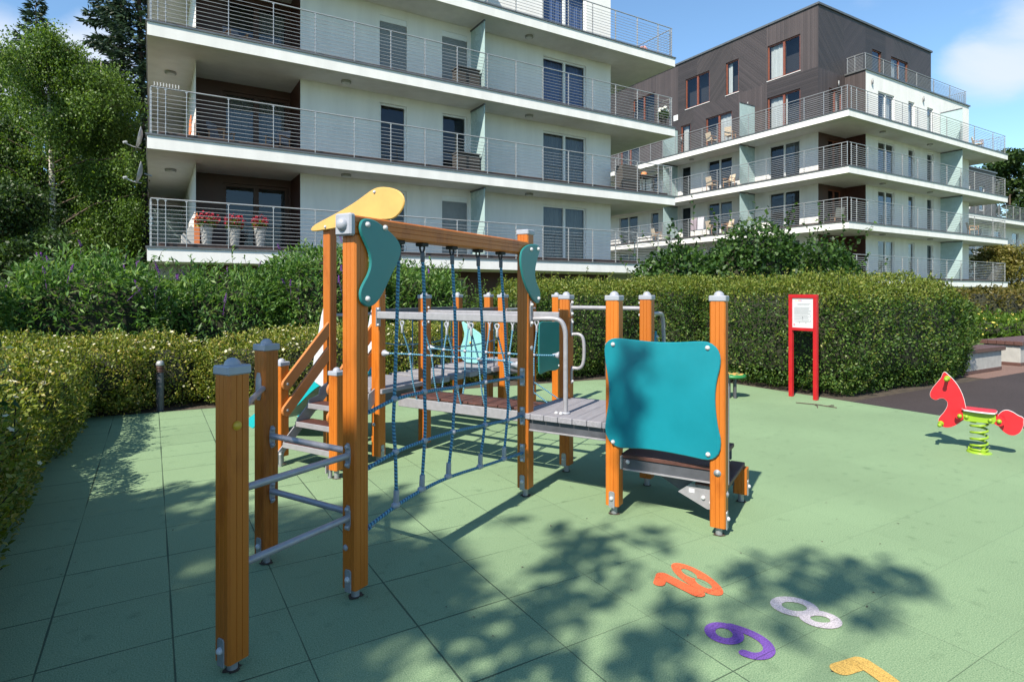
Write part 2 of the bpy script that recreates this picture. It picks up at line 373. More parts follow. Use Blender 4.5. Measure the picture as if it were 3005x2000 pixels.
    S('pumpkin', (.62, .22, .08), .6); S('pink', (.70, .30, .24), .6); S('dish_grey', (0.3596, 0.3596, 0.3596), .45)
    S('concrete', (0.31, 0.3038, 0.2852), .85, var=.12, scale=8, bump=.3, bscale=50)
    S('bench_wood', (.085, .040, .032), .5, var=.25, stretch=(1, 8, 8))
    S('bark_brown', (.075, .055, .042), .9, var=.4, scale=12, stretch=(1, 1, .25), bump=.9, bscale=22)
    m, nt, out = newmat('bark_birch')
    tc = N(nt, 'ShaderNodeTexCoord'); mp = N(nt, 'ShaderNodeMapping'); mp.inputs['Scale'].default_value = (2, 2, 9); nt.links.new(tc.outputs['Object'], mp.inputs[0])
    no = N(nt, 'ShaderNodeTexNoise', Scale=1.5, Detail=5.); nt.links.new(mp.outputs[0], no.inputs['Vector'])
    r = ramp(nt, [(.36, (.04, .035, .03)), (.47, (.42, .39, .34)), (.8, (.62, .59, .54))]); nt.links.new(no.outputs['Fac'], r.inputs['Fac'])
    p = N(nt, 'ShaderNodeBsdfPrincipled', Roughness=.8); nt.links.new(r.outputs[0], p.inputs['Base Color']); nt.links.new(p.outputs[0], out.inputs['Surface'])
    S('twig', (.085, .062, .042), .9, var=.3)
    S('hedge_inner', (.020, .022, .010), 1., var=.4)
    S('petal_cream', (0.4464, 0.4216, 0.2852), .7); S('petal_red', (.33, .008, .028), .6); S('petal_purple', (.11, .022, .19), .7, var=.35, scale=20)
    S('petal_white', (.75, .75, .68), .7); S('fern_yellow', (.48, .40, .08), .8)
    glassmat('window_glass'); 
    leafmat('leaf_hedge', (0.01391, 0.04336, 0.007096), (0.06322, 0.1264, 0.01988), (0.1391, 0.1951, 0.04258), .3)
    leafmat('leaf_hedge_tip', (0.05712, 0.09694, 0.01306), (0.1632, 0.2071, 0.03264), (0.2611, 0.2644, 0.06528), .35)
    leafmat('leaf_potentilla', (0.05152, 0.09274, 0.01236), (0.2061, 0.2472, 0.0371), (0.371, 0.3091, 0.09274), .35)
    leafmat('leaf_buddleia', (0.0264, 0.0748, 0.01584), (0.1056, 0.2112, 0.044), (0.2112, 0.2992, 0.0968), .35)
    leafmat('leaf_dark', (0.0112, 0.0368, 0.008), (0.044, 0.1, 0.0192), (0.08, 0.152, 0.032), .3)
    leafmat('leaf_birch', (0.0311, 0.07018, 0.01026), (0.09328, 0.17, 0.02907), (0.1618, 0.2438, 0.05987), .4)
    leafmat('leaf_spruce', (0.01224, 0.02856, 0.0136), (0.0306, 0.0612, 0.0306), (0.0544, 0.0884, 0.0408), .12)
    leafmat('leaf_deep', (0.01024, 0.02688, 0.0064), (0.0352, 0.0736, 0.01408), (0.064, 0.1088, 0.02304), .3)
    leafmat('leaf_yellow', (0.08, 0.088, 0.0128), (0.176, 0.16, 0.036), (0.264, 0.216, 0.072), .35)
    leafmat('leaf_tan', (0.056, 0.06, 0.0112), (0.112, 0.1, 0.0208), (0.16, 0.12, 0.032), .35)
    leafmat('leaf_fern', (0.04, 0.088, 0.0096), (0.104, 0.192, 0.024), (0.16, 0.256, 0.04), .4)
make_materials()
M = MAT
# ------------------------------------------------------------------ ground
def sheet(name, pts, z, mat):
    mb = MB(); mb.add([(x, y, z) for x, y in pts], [list(range(len(pts)))])
    o = mb.build(name, mat); o['kind'] = 'structure'; return o
sheet('ground', [(-400, -400), (400, -400), (400, 400), (-400, 400)], -.03, M['lawn'])
sheet('planting_bed', [(-9, -14), (14.2, -14), (14.2, 16.6), (-9, 16.6)], -.012, M['soil'])
def rrect(x0, x1, y0, y1): return [(x0, y0), (x1, y0), (x1, y1), (x0, y1)]
play = sheet('rubber_play_surface', [(-1.02, -14), (8.85, -14), (8.85, 4.9), (8.85, 7.0), (8.3, 8.0), (7.0, 8.6), (4.6, 8.9), (-1.02, 9.42)], 0, M['green_rubber'])
sheet('dark_rubber_surface', rrect(8.86, 19, -14, 4.9), -.002, M['dark_rubber'])
sheet('gravel_strip', rrect(13.4, 40, 4.91, 6.0), -.004, M['red_gravel'])
sheet('asphalt_path', [(15.3, 9.77), (43.5, -7.4), (42.65, -6.85 - 2.0), (14.4, 8.3)], -.006, M['asphalt'])
mb = MB(); mb.box(8.845, 8.865, -14, 4.9, -.02, .004); o = mb.build('kerb_edge', M['black_rubber']); o['kind'] = 'structure'

# painted numbers on the tiles
def stroke(mb, pts, w, z, rounds=True):
    pts = [Vector((p[0], p[1])) for p in pts]
    L = []; Rr = []
    n = len(pts)
    for i in range(n):
        d = (pts[min(i + 1, n - 1)] - pts[max(i - 1, 0)]).normalized(); nn = Vector((-d.y, d.x)) * (w / 2)
        L.append(pts[i] + nn); Rr.append(pts[i] - nn)
    vs = [(p.x, p.y, z) for p in L] + [(p.x, p.y, z) for p in Rr]
    mb.add(vs, [(n + i, n + i + 1, i + 1, i) for i in range(n - 1)])
    if rounds:
        for c, k in ((pts[0], 1), (pts[-1], 2)):
            mb.add([(c.x + math.cos(t * PI / 8) * w / 2, c.y + math.sin(t * PI / 8) * w / 2, z + .0004 * k) for t in range(16)], [list(range(16))])
def ring(mb, l, r, t, b, w, z):
    """ellipse ring through the outer extreme points"""
    l, r, t, b = (Vector(p) for p in (l, r, t, b)); c = (l + r + t + b) / 4; u = (r - l) / 2; v = (t - b) / 2
    vs = []; n = 40
    for k in range(n):
        a = 2 * PI * k / n; p = u * math.cos(a) + v * math.sin(a); q = p * (1 - w / p.length)
        vs += [(c.x + p.x, c.y + p.y, z), (c.x + q.x, c.y + q.y, z)]
    mb.add(vs, [(2 * k, 2 * ((k + 1) % n), 2 * ((k + 1) % n) + 1, 2 * k + 1) for k in range(n)])
def number(label, mat, fn):
    mb = MB(); fn(mb); o = mb.build('painted_number', mat, play, normals=False); o['label'] = label
def n10(mb):
    ring(mb, (2.582, 2.462), (2.637, 2.151), (2.70, 2.43), (2.530, 2.185), .076, .004)
    stroke(mb, [(2.392, 2.372), (2.468, 2.428)], .064, .005); stroke(mb, [(2.470, 2.424), (2.485, 2.182)], .074, .0062)
number('orange painted number 10 on green rubber tiles', M['paint_orange'], n10)
def n8(mb):
    ring(mb, (2.735, 1.93), (2.873, 1.75), (2.892, 1.893), (2.724, 1.782), .055, .004)
    ring(mb, (2.735, 1.775), (2.865, 1.632), (2.875, 1.751), (2.745, 1.645), .052, .0048)
number('pale grey painted number 8 on green rubber tiles', M['paint_grey'], n8)
def n9(mb):
    ring(mb, (2.236, 1.930), (2.362, 1.806), (2.372, 1.932), (2.245, 1.800), .05, .004)
    stroke(mb, chaikin([(2.376, 1.885), (2.398, 1.84), (2.412, 1.78), (2.405, 1.715), (2.365, 1.665), (2.31, 1.655), (2.268, 1.676), (2.25, 1.712)], 2, False), .052, .0052)
number('purple painted number 9 on green rubber tiles', M['paint_purple'], n9)
def n7(mb):
    stroke(mb, [(2.505, 1.430), (2.628, 1.408)], .082, .004); stroke(mb, chaikin([(2.628, 1.400), (2.605, 1.300), (2.565, 1.20), (2.51, 1.08), (2.44, .97)], 2, False), .082, .0055)
number('yellow painted number 7 on green rubber tiles', M['paint_yellow'], n7)

# ------------------------------------------------------------------ foliage
def unit(v): return v / np.maximum(np.linalg.norm(v, axis=1, keepdims=True), 1e-9)
def leaf_mesh(name, P, D, L, W, rng, mat, parent=None, fold=.25, up=0., shape=.45):
    """one rhombic folded leaf per point; D = leaf direction"""
    n = len(P)
    D = unit(D); S = unit(np.cross(D, rng.normal(size=(n, 3)) + np.array([0, 0, up]))); Nn = np.cross(S, D)
    L = np.broadcast_to(np.asarray(L, float), (n,))[:, None] * rng.uniform(.7, 1.3, (n, 1)); W = np.broadcast_to(np.asarray(W, float), (n,))[:, None] * rng.uniform(.75, 1.25, (n, 1))
    mid = P + D * L * shape
    V = np.empty((n, 4, 3)); V[:, 0] = P; V[:, 1] = mid + S * W / 2 + Nn * W * fold; V[:, 2] = P + D * L; V[:, 3] = mid - S * W / 2 + Nn * W * fold
    me = bpy.data.meshes.new(name)
    me.vertices.add(4 * n); me.vertices.foreach_set('co', V.reshape(-1).astype(np.float32))
    me.loops.add(4 * n); me.loops.foreach_set('vertex_index', np.arange(4 * n, dtype=np.int32))
    me.polygons.add(n); me.polygons.foreach_set('loop_start', np.arange(0, 4 * n, 4, dtype=np.int32))
    me.materials.append(mat); me.update(calc_edges=True)
    return link(name, me, parent)
def wob(P, f, s):
    """cheap smooth noise -1..1"""
    x, y, z = P[:, 0] * f + s, P[:, 1] * f + 2 * s, P[:, 2] * f + 3 * s
    return (np.sin(1.7 * x + 1.3 * np.sin(2.1 * y)) + np.sin(2.3 * y + 1.1 * np.sin(1.9 * z)) + np.sin(2.9 * z + 1.2 * np.sin(1.4 * x)) + .6 * np.sin(5.1 * x + 4.3 * y) + .6 * np.sin(4.7 * z - 5.3 * y)) / 3.6
def shell(blobs, n, rng, depth=.12, amp=.10, f=2.2, zmin=.0, inside=True):
    """points in the outer layer of a union of rounded boxes: blob = (cx,cy,cz, hx,hy,hz, power)"""
    area = np.array([b[3] * b[4] + b[4] * b[5] + b[3] * b[5] for b in blobs]); cnt = (n * area / area.sum()).astype(int) + 1
    Ps = []; Ns = []
    for b, c in zip(blobs, cnt):
        cxyz = np.array(b[:3]); h = np.array(b[3:6]); p = b[6]
        # uniform on the faces of the box then pushed to the superellipsoid
        fa = np.array([h[1] * h[2], h[0] * h[2], h[0] * h[1]]); ax = rng.choice(3, c, p=fa / fa.sum()); q = rng.uniform(-1, 1, (c, 3)); sg = rng.choice([-1, 1], c); q[np.arange(c), ax] = sg
        r = (np.abs(q) ** p).sum(1) ** (1 / p); s = q / r[:, None]
        nn = unit(np.sign(s) * np.abs(s) ** (p - 1) / h)
        P = cxyz + s * h
        d = wob(P, f, 1.3) * amp + wob(P, f * 3.1, 4.7) * amp * .5
        P = P + nn * (d - rng.exponential(depth, c))[:, None]
        keep = P[:, 2] > zmin
        if inside:
            for b2 in blobs:
                if b2 is b: continue
                h2 = np.array(b2[3:6]) - .18
                keep &= ((np.abs((P - np.array(b2[:3])) / h2) ** b2[6]).sum(1) > 1)
        Ps.append(P[keep]); Ns.append(nn[keep])
    return np.concatenate(Ps), np.concatenate(Ns)
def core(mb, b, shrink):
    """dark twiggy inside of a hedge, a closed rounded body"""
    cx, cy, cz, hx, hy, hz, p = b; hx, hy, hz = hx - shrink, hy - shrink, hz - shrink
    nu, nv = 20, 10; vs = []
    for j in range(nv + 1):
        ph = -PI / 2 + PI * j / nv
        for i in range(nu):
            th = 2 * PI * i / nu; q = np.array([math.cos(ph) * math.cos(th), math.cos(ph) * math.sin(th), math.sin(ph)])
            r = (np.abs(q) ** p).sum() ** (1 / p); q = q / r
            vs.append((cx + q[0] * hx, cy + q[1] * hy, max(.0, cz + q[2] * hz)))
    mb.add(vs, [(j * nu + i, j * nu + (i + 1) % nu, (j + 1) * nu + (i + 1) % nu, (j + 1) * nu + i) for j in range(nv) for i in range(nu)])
def sprigs(rng, P, Nn, n, h0, h1, per=9, lean=.35):
    """short shoots standing out of a bush: returns stems and leaf points/directions"""
    idx = rng.choice(len(P), n, replace=False); st = []; LP = []; LD = []
    for i in idx:
        d = Vector(Nn[i]) * .5 + Vector((rng.normal() * lean, rng.normal() * lean, 1.)); d.normalize(); L = rng.uniform(h0, h1); p = Vector(P[i])
        bend = Vector((rng.normal(), rng.normal(), 0)) * .12 * L
        pts = [p - d * .1, p + d * L * .5 + bend * .3, p + d * L + bend]; st.append(pts)
        for k in range(per):
            t = .15 + .85 * k / (per - 1); q = pts[0].lerp(pts[1], t * 2) if t < .5 else pts[1].lerp(pts[2], t * 2 - 1)
            LP.append(q); LD.append(d * .6 + Vector((rng.normal(), rng.normal(), rng.normal() * .4)) * .7)
    return st, np.array(LP), np.array(LD)
def bush(name, label, cat, blobs, n, L, W, mats, seed, group=None, flat=.9, depth=.10, amp=.10, f=2.2, nsp=60, sph=(.1, .3), flowers=None, up=.6, zmin=.02, clip=None, spm=None, corefac=.22):
    rng = np.random.default_rng(seed)
    o = empty(name, (0, 0, 0)); tag(o, label, cat, group)
    P, Nn = shell(blobs, n, rng, depth, amp, f, zmin)
    if clip is not None: k = clip(P); P, Nn = P[k], Nn[k]
    D = Nn * .55 + rng.normal(size=P.shape) * .75 + np.array([0, 0, up * .6])
    st, LP, LD = sprigs(rng, P, Nn, nsp, sph[0], sph[1])
    if clip is not None: k = clip(LP); LP, LD = LP[k], LD[k]
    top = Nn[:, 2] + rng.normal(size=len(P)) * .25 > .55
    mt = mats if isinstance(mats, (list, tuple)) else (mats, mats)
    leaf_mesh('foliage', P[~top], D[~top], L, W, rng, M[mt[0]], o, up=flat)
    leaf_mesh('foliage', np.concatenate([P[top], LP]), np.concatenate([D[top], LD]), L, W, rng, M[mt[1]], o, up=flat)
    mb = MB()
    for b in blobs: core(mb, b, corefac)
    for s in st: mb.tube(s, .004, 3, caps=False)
    mb.build('branches', M['hedge_inner'], o, normals=False)  # dark filler bodies that block the view, plus the shoot stems
    if flowers:
        mat, cnt, size = flowers
        idx = rng.choice(len(P), cnt, p=(np.clip(Nn[:, 2], 0, 1) + .18) / (np.clip(Nn[:, 2], 0, 1) + .18).sum())
        mb = MB()
        for i in idx:
            c = Vector(P[i]) + Vector(Nn[i]) * .05; d = (Vector(Nn[i]) + Vector(rng.normal(size=3)) * .4 + Vector((-.2, -.3, .5))).normalized(); s = size * rng.uniform(.6, 1.25)
            u = d.cross(Vector((.3, .5, .8))).normalized(); w = d.cross(u); a0 = rng.uniform(0, 6)
            vs = [c]
            for k in range(10):
                rr = s if k % 2 == 0 else s * .62
                vs.append(c + (u * math.cos(a0 + k * PI / 5) + w * math.sin(a0 + k * PI / 5)) * rr + d * (.25 * s))
            mb.add(vs, [(0, 1 + k, 1 + (k + 1) % 10) for k in range(10)])
        tag(mb.build('blossoms', M[mat], o, normals=False), kind='stuff')
    return o

# clipped hedge behind the play area, right
bush('hedge', 'tall clipped dark green hedge behind the red notice board', 'hedge',
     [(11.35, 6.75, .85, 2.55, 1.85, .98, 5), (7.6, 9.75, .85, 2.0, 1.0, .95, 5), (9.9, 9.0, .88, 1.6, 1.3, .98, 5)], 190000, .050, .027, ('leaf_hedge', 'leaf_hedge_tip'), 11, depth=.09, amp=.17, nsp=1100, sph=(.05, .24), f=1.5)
# low flowering hedges along the left and the back edge
bush('flowering_hedge', 'low yellowish hedge with cream blossoms along the left edge of the tiles', 'hedge',
     [(-1.72, 4.1, .40, 1.02, 2.9, .58, 4.2), (-1.65, 8.2, .43, 1.02, 1.9, .58, 4), (-1.22, 9.95, .48, 1.25, 1.0, .54, 3.4)], 125000, .040, .022, ('leaf_potentilla', 'leaf_potentilla'), 12, 'flowering hedges around the play surface', depth=.07, amp=.11, f=2.6, nsp=500, sph=(.05, .2), flowers=('petal_cream', 560, .021))
bush('flowering_hedge', 'low reddish green hedge with few cream blossoms just right of the bollard light', 'hedge',
     [(.15, 10.05, .45, .62, .62, .54, 2.8), (1.15, 9.85, .45, .62, .62, .52, 2.8), (2.3, 10.0, .5, .95, .7, .55, 3)], 32000, .040, .022, ('leaf_potentilla', 'leaf_potentilla'), 13, 'flowering hedges around the play surface', depth=.07, amp=.10, f=2.6, nsp=240, sph=(.05, .2), flowers=('petal_cream', 220, .023))
bush('flowering_hedge', 'low green hedge with cream blossoms seen through the rope bridge', 'hedge',
     [(4.4, 9.9, .5, 1.5, .7, .55, 3)], 26000, .042, .024, ('leaf_potentilla', 'leaf_potentilla'), 14, 'flowering hedges around the play surface', depth=.07, amp=.10, f=2.6, nsp=200, sph=(.05, .2), flowers=('petal_cream', 240, .024))
# butterfly bushes behind them
def spikes(o, P, n, rng, mat, zmin):
    c = P[P[:, 2] > zmin]; mb = MB()
    for i in rng.choice(len(c), n):
        p = Vector(c[i]); d = Vector((rng.normal() * .45, rng.normal() * .45, 1)).normalized(); L = rng.uniform(.10, .2); h = rng.uniform(.02, .18)
        q = p + d * h; mb.tube([p - d * .1, q], .004, 3, caps=False)
        bend = Vector((rng.normal(), rng.normal(), 0)) * .03
        for k in range(26):
            t = k / 25; r = .022 * (1 - t) + .004; a = k * 2.4; cc = q + d * (L * t) + bend * t * t + Vector((math.cos(a), math.sin(a), 0)) * r; s = .014
            u = Vector((math.cos(a), math.sin(a), .5)); w = u.cross(Vector((0, 0, 1))).normalized()
            mb.add([cc - w * s, cc + u * s * .6 - d * s, cc + w * s, cc - u * s * .3 + d * s], [(0, 1, 2, 3)])
    tag(mb.build('flower_spikes', M[mat], o, normals=False), kind='stuff')
B = [('bright green leafy butterfly bush at the far left behind the flowering hedge', [(-2.9, 11.0, .95, 1.25, 1.0, .98, 2.4)], 11000, 21, 26),
     ('green butterfly bush with dark drooping flower spikes under the birch trees', [(-.9, 11.7, 1.05, 1.25, 1.0, 1.12, 2.4)], 12000, 22, 40),
     ('green butterfly bush in front of the left balcony corner', [(1.1, 12.0, 1.0, 1.2, .95, 1.0, 2.3)], 11000, 23, 30),
     ('tall butterfly bush with purple flower spikes left of the yellow roof board', [(3.0, 12.0, 1.28, 1.2, 1.0, 1.35, 2.2)], 14000, 24, 46),
     ('green bush behind the rope net below the lowest balcony', [(4.95, 12.0, 1.15, 1.0, .9, 1.05, 2.2)], 10000, 25, 4)]
for lb, bl, n, sd, ns in B:
    o = bush('butterfly_bush', lb, 'bush', bl, n, .125, .034, ('leaf_buddleia', 'leaf_buddleia'), sd, 'butterfly bushes before the front building', depth=.16, amp=.24, f=1.6, nsp=110, sph=(.15, .5), up=.2, corefac=.34, flat=1.6)
    rng = np.random.default_rng(sd + 100); P, _ = shell(bl, 4000, rng, .05, .24, 1.6)
    spikes(o, P, int(ns * .62), rng, 'petal_purple', 1.3)
bush('shrub', 'thin twiggy shrub with small light leaves in front of the dark ground floor', 'shrub', [(6.7, 12.8, .8, .9, .6, .85, 2)], 2600, .06, .034, ('leaf_birch', 'leaf_birch'), 31, depth=.25, amp=.3, nsp=120, sph=(.2, .75), corefac=.5)
bush('shrub', 'tall dark green shrub with lobed leaves rising above the clipped hedge', 'shrub',
     [(14.3, 10.6, 1.6, 1.7, 1.0, 1.95, 2.1), (12.0, 11.0, 1.4, 1.6, 1.0, 1.45, 2.1), (17.4, 10.6, 1.6, 2.0, .9, 1.65, 2.1)], 25000, .12, .10, ('leaf_dark', 'leaf_dark'), 32, depth=.2, amp=.26, f=1.5, nsp=170, sph=(.4, 1.5), up=-.1, corefac=.4)
bush('shrub', 'slender shrub shoots growing at the right end above the clipped hedge', 'shrub', [(15.4, 8.6, 1.0, .7, .6, 1.0, 2)], 3000, .08, .04, ('leaf_dark', 'leaf_hedge_tip'), 33, depth=.2, amp=.2, nsp=60, sph=(.2, .6), corefac=.4)
bush('hedge', 'yellowish brown hedge at the right edge in front of the far balconies', 'hedge', [(.5195 * 23.2 + .8545 * l, .8545 * 23.2 - .5195 * l, .9, 1.35, 1.25, .92, 3) for l in (13, 14.8, 16.6, 18.4, 20.2, 22, 23.8)], 18000, .12, .065, ('leaf_tan', 'leaf_tan'), 34, depth=.1, amp=.14, f=1.2, nsp=160, sph=(.1, .3))
bush('fern_bed', 'bright green ferny plants with yellow tips below the yellowish hedge', 'plants', [(.5195 * 20.5 + .8545 * l, .8545 * 20.5 - .5195 * l, .35, .95, .85, .5, 2.6) for l in (12.8, 14.0, 15.2, 16.4, 17.6, 18.8, 20)], 12000, .16, .04, ('leaf_fern', 'leaf_fern'), 35, depth=.1, amp=.2, f=1.5, nsp=120, sph=(.1, .3), flowers=('fern_yellow', 130, .06))
# dark leafy branches of a shrub standing at the left edge of the frame
o = empty('shrub', (0, 0, 0)); tag(o, 'dark glossy leaved shrub branch poking in over the hedge at the left edge', 'shrub')
rng = np.random.default_rng(41); mb = MB(); LP = []; LD = []
for k in range(11):
    tip = Vector((-.84 + rng.normal() * .07, 5.1 + rng.normal() * .15, .66 + .055 * k + rng.normal() * .03)); base = Vector((-1.9, 4.7, .2)); mid = base.lerp(tip, .55) + Vector((0, 0, .22))
    mb.tube([base, mid, tip], .008, 5, r1=.002)
    for j in range(16):
        t = .4 + .6 * j / 15; q = base.lerp(mid, t * 2) if t < .5 else mid.lerp(tip, t * 2 - 1); LP.append(q); LD.append((tip - mid).normalized() * .7 + Vector(rng.normal(size=3)) * .6)
mb.build('branches', M['bark_brown'], o); leaf_mesh('foliage', np.array(LP), np.array(LD), .075, .030, rng, M['leaf_dark'], o)

# ------------------------------------------------------------------ trees
def trunk_limbs(mb, h, r, limbs, rng, lean=(0, 0)):
    pts = [Vector((lean[0] * t * t + .06 * h * .1 * math.sin(5 * t), lean[1] * t * t + .05 * h * .1 * math.sin(4 * t + 1), h * t)) for t in [i / 8 for i in range(9)]]
    mb.tube(pts, r, 9, r1=r * .05)
    return pts
def tree(name, label, cat, loc, h, spread, kind, seed, nleaf, leaf, size, bark, group=None, z0=.15, r=None, clip=None):
    rng = np.random.default_rng(seed); o = empty(name, loc); tag(o, label, cat, group)
    tm = MB(); r = r or h * .013; pts = trunk_limbs(tm, h * (.99 if kind == 'conifer' else .86), r, 0, rng)
    def at(t): t = min(max(t, 0), .999) * 8; i = int(t); return pts[i].lerp(pts[i + 1], t - i)
    P = []; D = []
    if kind == 'conifer':
        nb = int(h * 9)
        for k in range(nb):
            t = z0 + (1 - z0) * (k / nb) ** .9; a = k * 2.4 + rng.normal() * .3; bl = spread * (1 - t) ** .8 * rng.uniform(.65, 1.15) + .12
            b = at(t); d = Vector((math.cos(a), math.sin(a), 0)); rise = .25 if t > .8 else -.12
            tip = b + d * bl + Vector((0, 0, rise * bl)); tm.tube([b, b + d * bl * .55 + Vector((0, 0, -.10 * bl)), tip], r * .22 * (1 - t) + .008, 4, r1=.004)
            m = max(6, int(nleaf * bl / (nb * spread * .55)))
            s = rng.uniform(.12, 1.0, m) ** .8; side = Vector((-d.y, d.x, 0)); w = (rng.uniform(-1, 1, m)) * bl * .30 * (1.15 - s)
            for q, ww in zip(s, w):
                c = b.lerp(tip, q) + side * ww + Vector((0, 0, -.10 * bl * math.sin(q * PI) - abs(ww) * .25 + rng.normal() * .03)); P.append(c)
                D.append(d * .7 + side * (1.4 * np.sign(ww)) * .6 + Vector((rng.normal() * .3, rng.normal() * .3, -.25 + rng.normal() * .3)))
    else:
        nb = 30 if kind == 'birch' else 36
        cl = []
        for k in range(nb):
            t = z0 + (.98 - z0) * (k + rng.uniform()) / nb; a = k * 2.4 + rng.normal() * .5
            prof = math.sin(min(1, (1 - t) / (1 - z0) * 1.15 + .06) * PI * .62); bl = spread * prof * rng.uniform(.55, 1.1)
            b = at(t * .98); d = Vector((math.cos(a), math.sin(a), rng.uniform(.25, .7))); tip = b + d * bl
            tm.tube([b, b.lerp(tip, .5) + Vector((0, 0, .1 * bl)), tip], r * .30 * (1 - t) + .010, 5, 1, r1=.004)
            for j in range(4): cl.append((b.lerp(tip, .4 + .6 * j / 3) + Vector(rng.normal(size=3)) * .12 * spread * .5, (.05 * spread + .10 * rng.uniform(.5, 1.4)) if kind == 'birch' else .10 * spread + .22 * rng.uniform(.5, 1.3)))
        per = nleaf // len(cl)
        for c, rad in cl:
            if kind == 'birch':   # hanging strands
                for s in range(max(2, per // 16)):
                    q = c + Vector((rng.normal(), rng.normal(), rng.normal() * .6)) * rad; ln = rng.uniform(.35, 1.1) if rng.uniform() < .8 else rng.uniform(1.1, 1.8)
                    for j in range(16):
                        P.append(q + Vector((rng.normal() * .07, rng.normal() * .07, -ln * j / 15))); D.append(Vector((rng.normal() * .6, rng.normal() * .6, -.8 + rng.normal() * .4)))
            else:
                g = rng.normal(size=(per, 3)); g = unit(g) * (rng.uniform(0, 1, (per, 1)) ** .5) * rad * np.array([1.25, 1.25, .8])
                for x in g: P.append(c + Vector(x)); D.append(Vector(x) * .6 + Vector(rng.normal(size=3)) * .5)
    P = np.array([tuple(p) for p in P]); D = np.array([tuple(d) for d in D])
    if clip: k = clip(P + np.array(loc)); P, D = P[k], D[k]
    tm.build('trunk', [M[bark], M['twig']], o, normals=False)
    leaf_mesh('crown', P, D, size[0], size[1], rng, M[leaf], o)
    return o
offb = lambda P: (P[:, 0] < -.35) | (P[:, 1] > 34.2) | (P[:, 1] < 17.6) & (P[:, 0] < .6)
G1 = 'trees beside the front building'
tree('birch_tree', 'large weeping birch with light green crown left of the front building', 'tree', (-2.75, 23.8, 0), 11.9, 2.4, 'birch', 51, 70000, 'leaf_birch', (.080, .055), 'bark_birch', G1, z0=.30)
tree('birch_tree', 'slim birch with pale trunk close to the left balcony corner', 'tree', (-1.5, 26.0, 0), 11.8, 1.9, 'birch', 52, 44000, 'leaf_birch', (.085, .058), 'bark_birch', G1, z0=.24, clip=offb)
tree('birch_tree', 'birch with drooping crown half shaded at the far left', 'tree', (-4.3, 24.4, 0), 8.4, 2.0, 'birch', 53, 30000, 'leaf_deep', (.09, .06), 'bark_birch', G1, z0=.15)  # shade on this crown is put in by the darker leaf colour
tree('spruce_tree', 'dark spruce with a pointed top rising behind the birches', 'tree', (-4.4, 34.3, 0), 15.3, 2.6, 'conifer', 54, 22000, 'leaf_spruce', (.28, .075), 'bark_brown', G1, z0=.1)
tree('spruce_tree', 'tall dark conifer with layered branches beside the top left balcony', 'tree', (-.5, 38.0, 0), 24, 6.4, 'conifer', 55, 64000, 'leaf_spruce', (.34, .10), 'bark_brown', G1, z0=.16, clip=offb)
tree('spruce_tree', 'dark spruce at the left edge of the photo behind the birches', 'tree', (-6.2, 35.5, 0), 13.4, 2.8, 'conifer', 56, 20000, 'leaf_spruce', (.28, .08), 'bark_brown', G1, z0=.08)
tree('shade_tree', 'deep green bushy tree filling the lower left edge under the birches', 'tree', (-3.3, 20.2, 0), 5.2, 1.9, 'round', 57, 30000, 'leaf_deep', (.09, .06), 'bark_brown', G1, z0=.1)
tree('shade_tree', 'tall deep green tree behind the slim birch by the balconies', 'tree', (-1.6, 31.0, 0), 10.5, 2.4, 'round', 62, 22000, 'leaf_deep', (.14, .09), 'bark_brown', G1, z0=.12, clip=offb)
tree('shade_tree', 'low deep green tree between the two birch trunks', 'tree', (-2.6, 28.5, 0), 6.2, 2.0, 'round', 58, 12000, 'leaf_deep', (.15, .10), 'bark_brown', G1, z0=.1, clip=offb)
tree('shade_tree', 'dark tree closing the view at the far left behind the birches', 'tree', (-6.4, 28.5, 0), 10.0, 2.8, 'round', 59, 24000, 'leaf_deep', (.17, .11), 'bark_brown', G1, z0=.05)
tree('shade_tree', 'dark green tree at the right edge behind the far building', 'tree', (93, 31.5, 0), 23, 6.0, 'round', 60, 16000, 'leaf_deep', (.45, .3), 'bark_brown', z0=.1)
tree('shade_tree', 'yellow green tree at the right edge under the lowest far balcony', 'tree', (56.2, 19.6, 0), 6.0, 3.0, 'round', 61, 12000, 'leaf_yellow', (.2, .13), 'bark_brown', z0=.1)

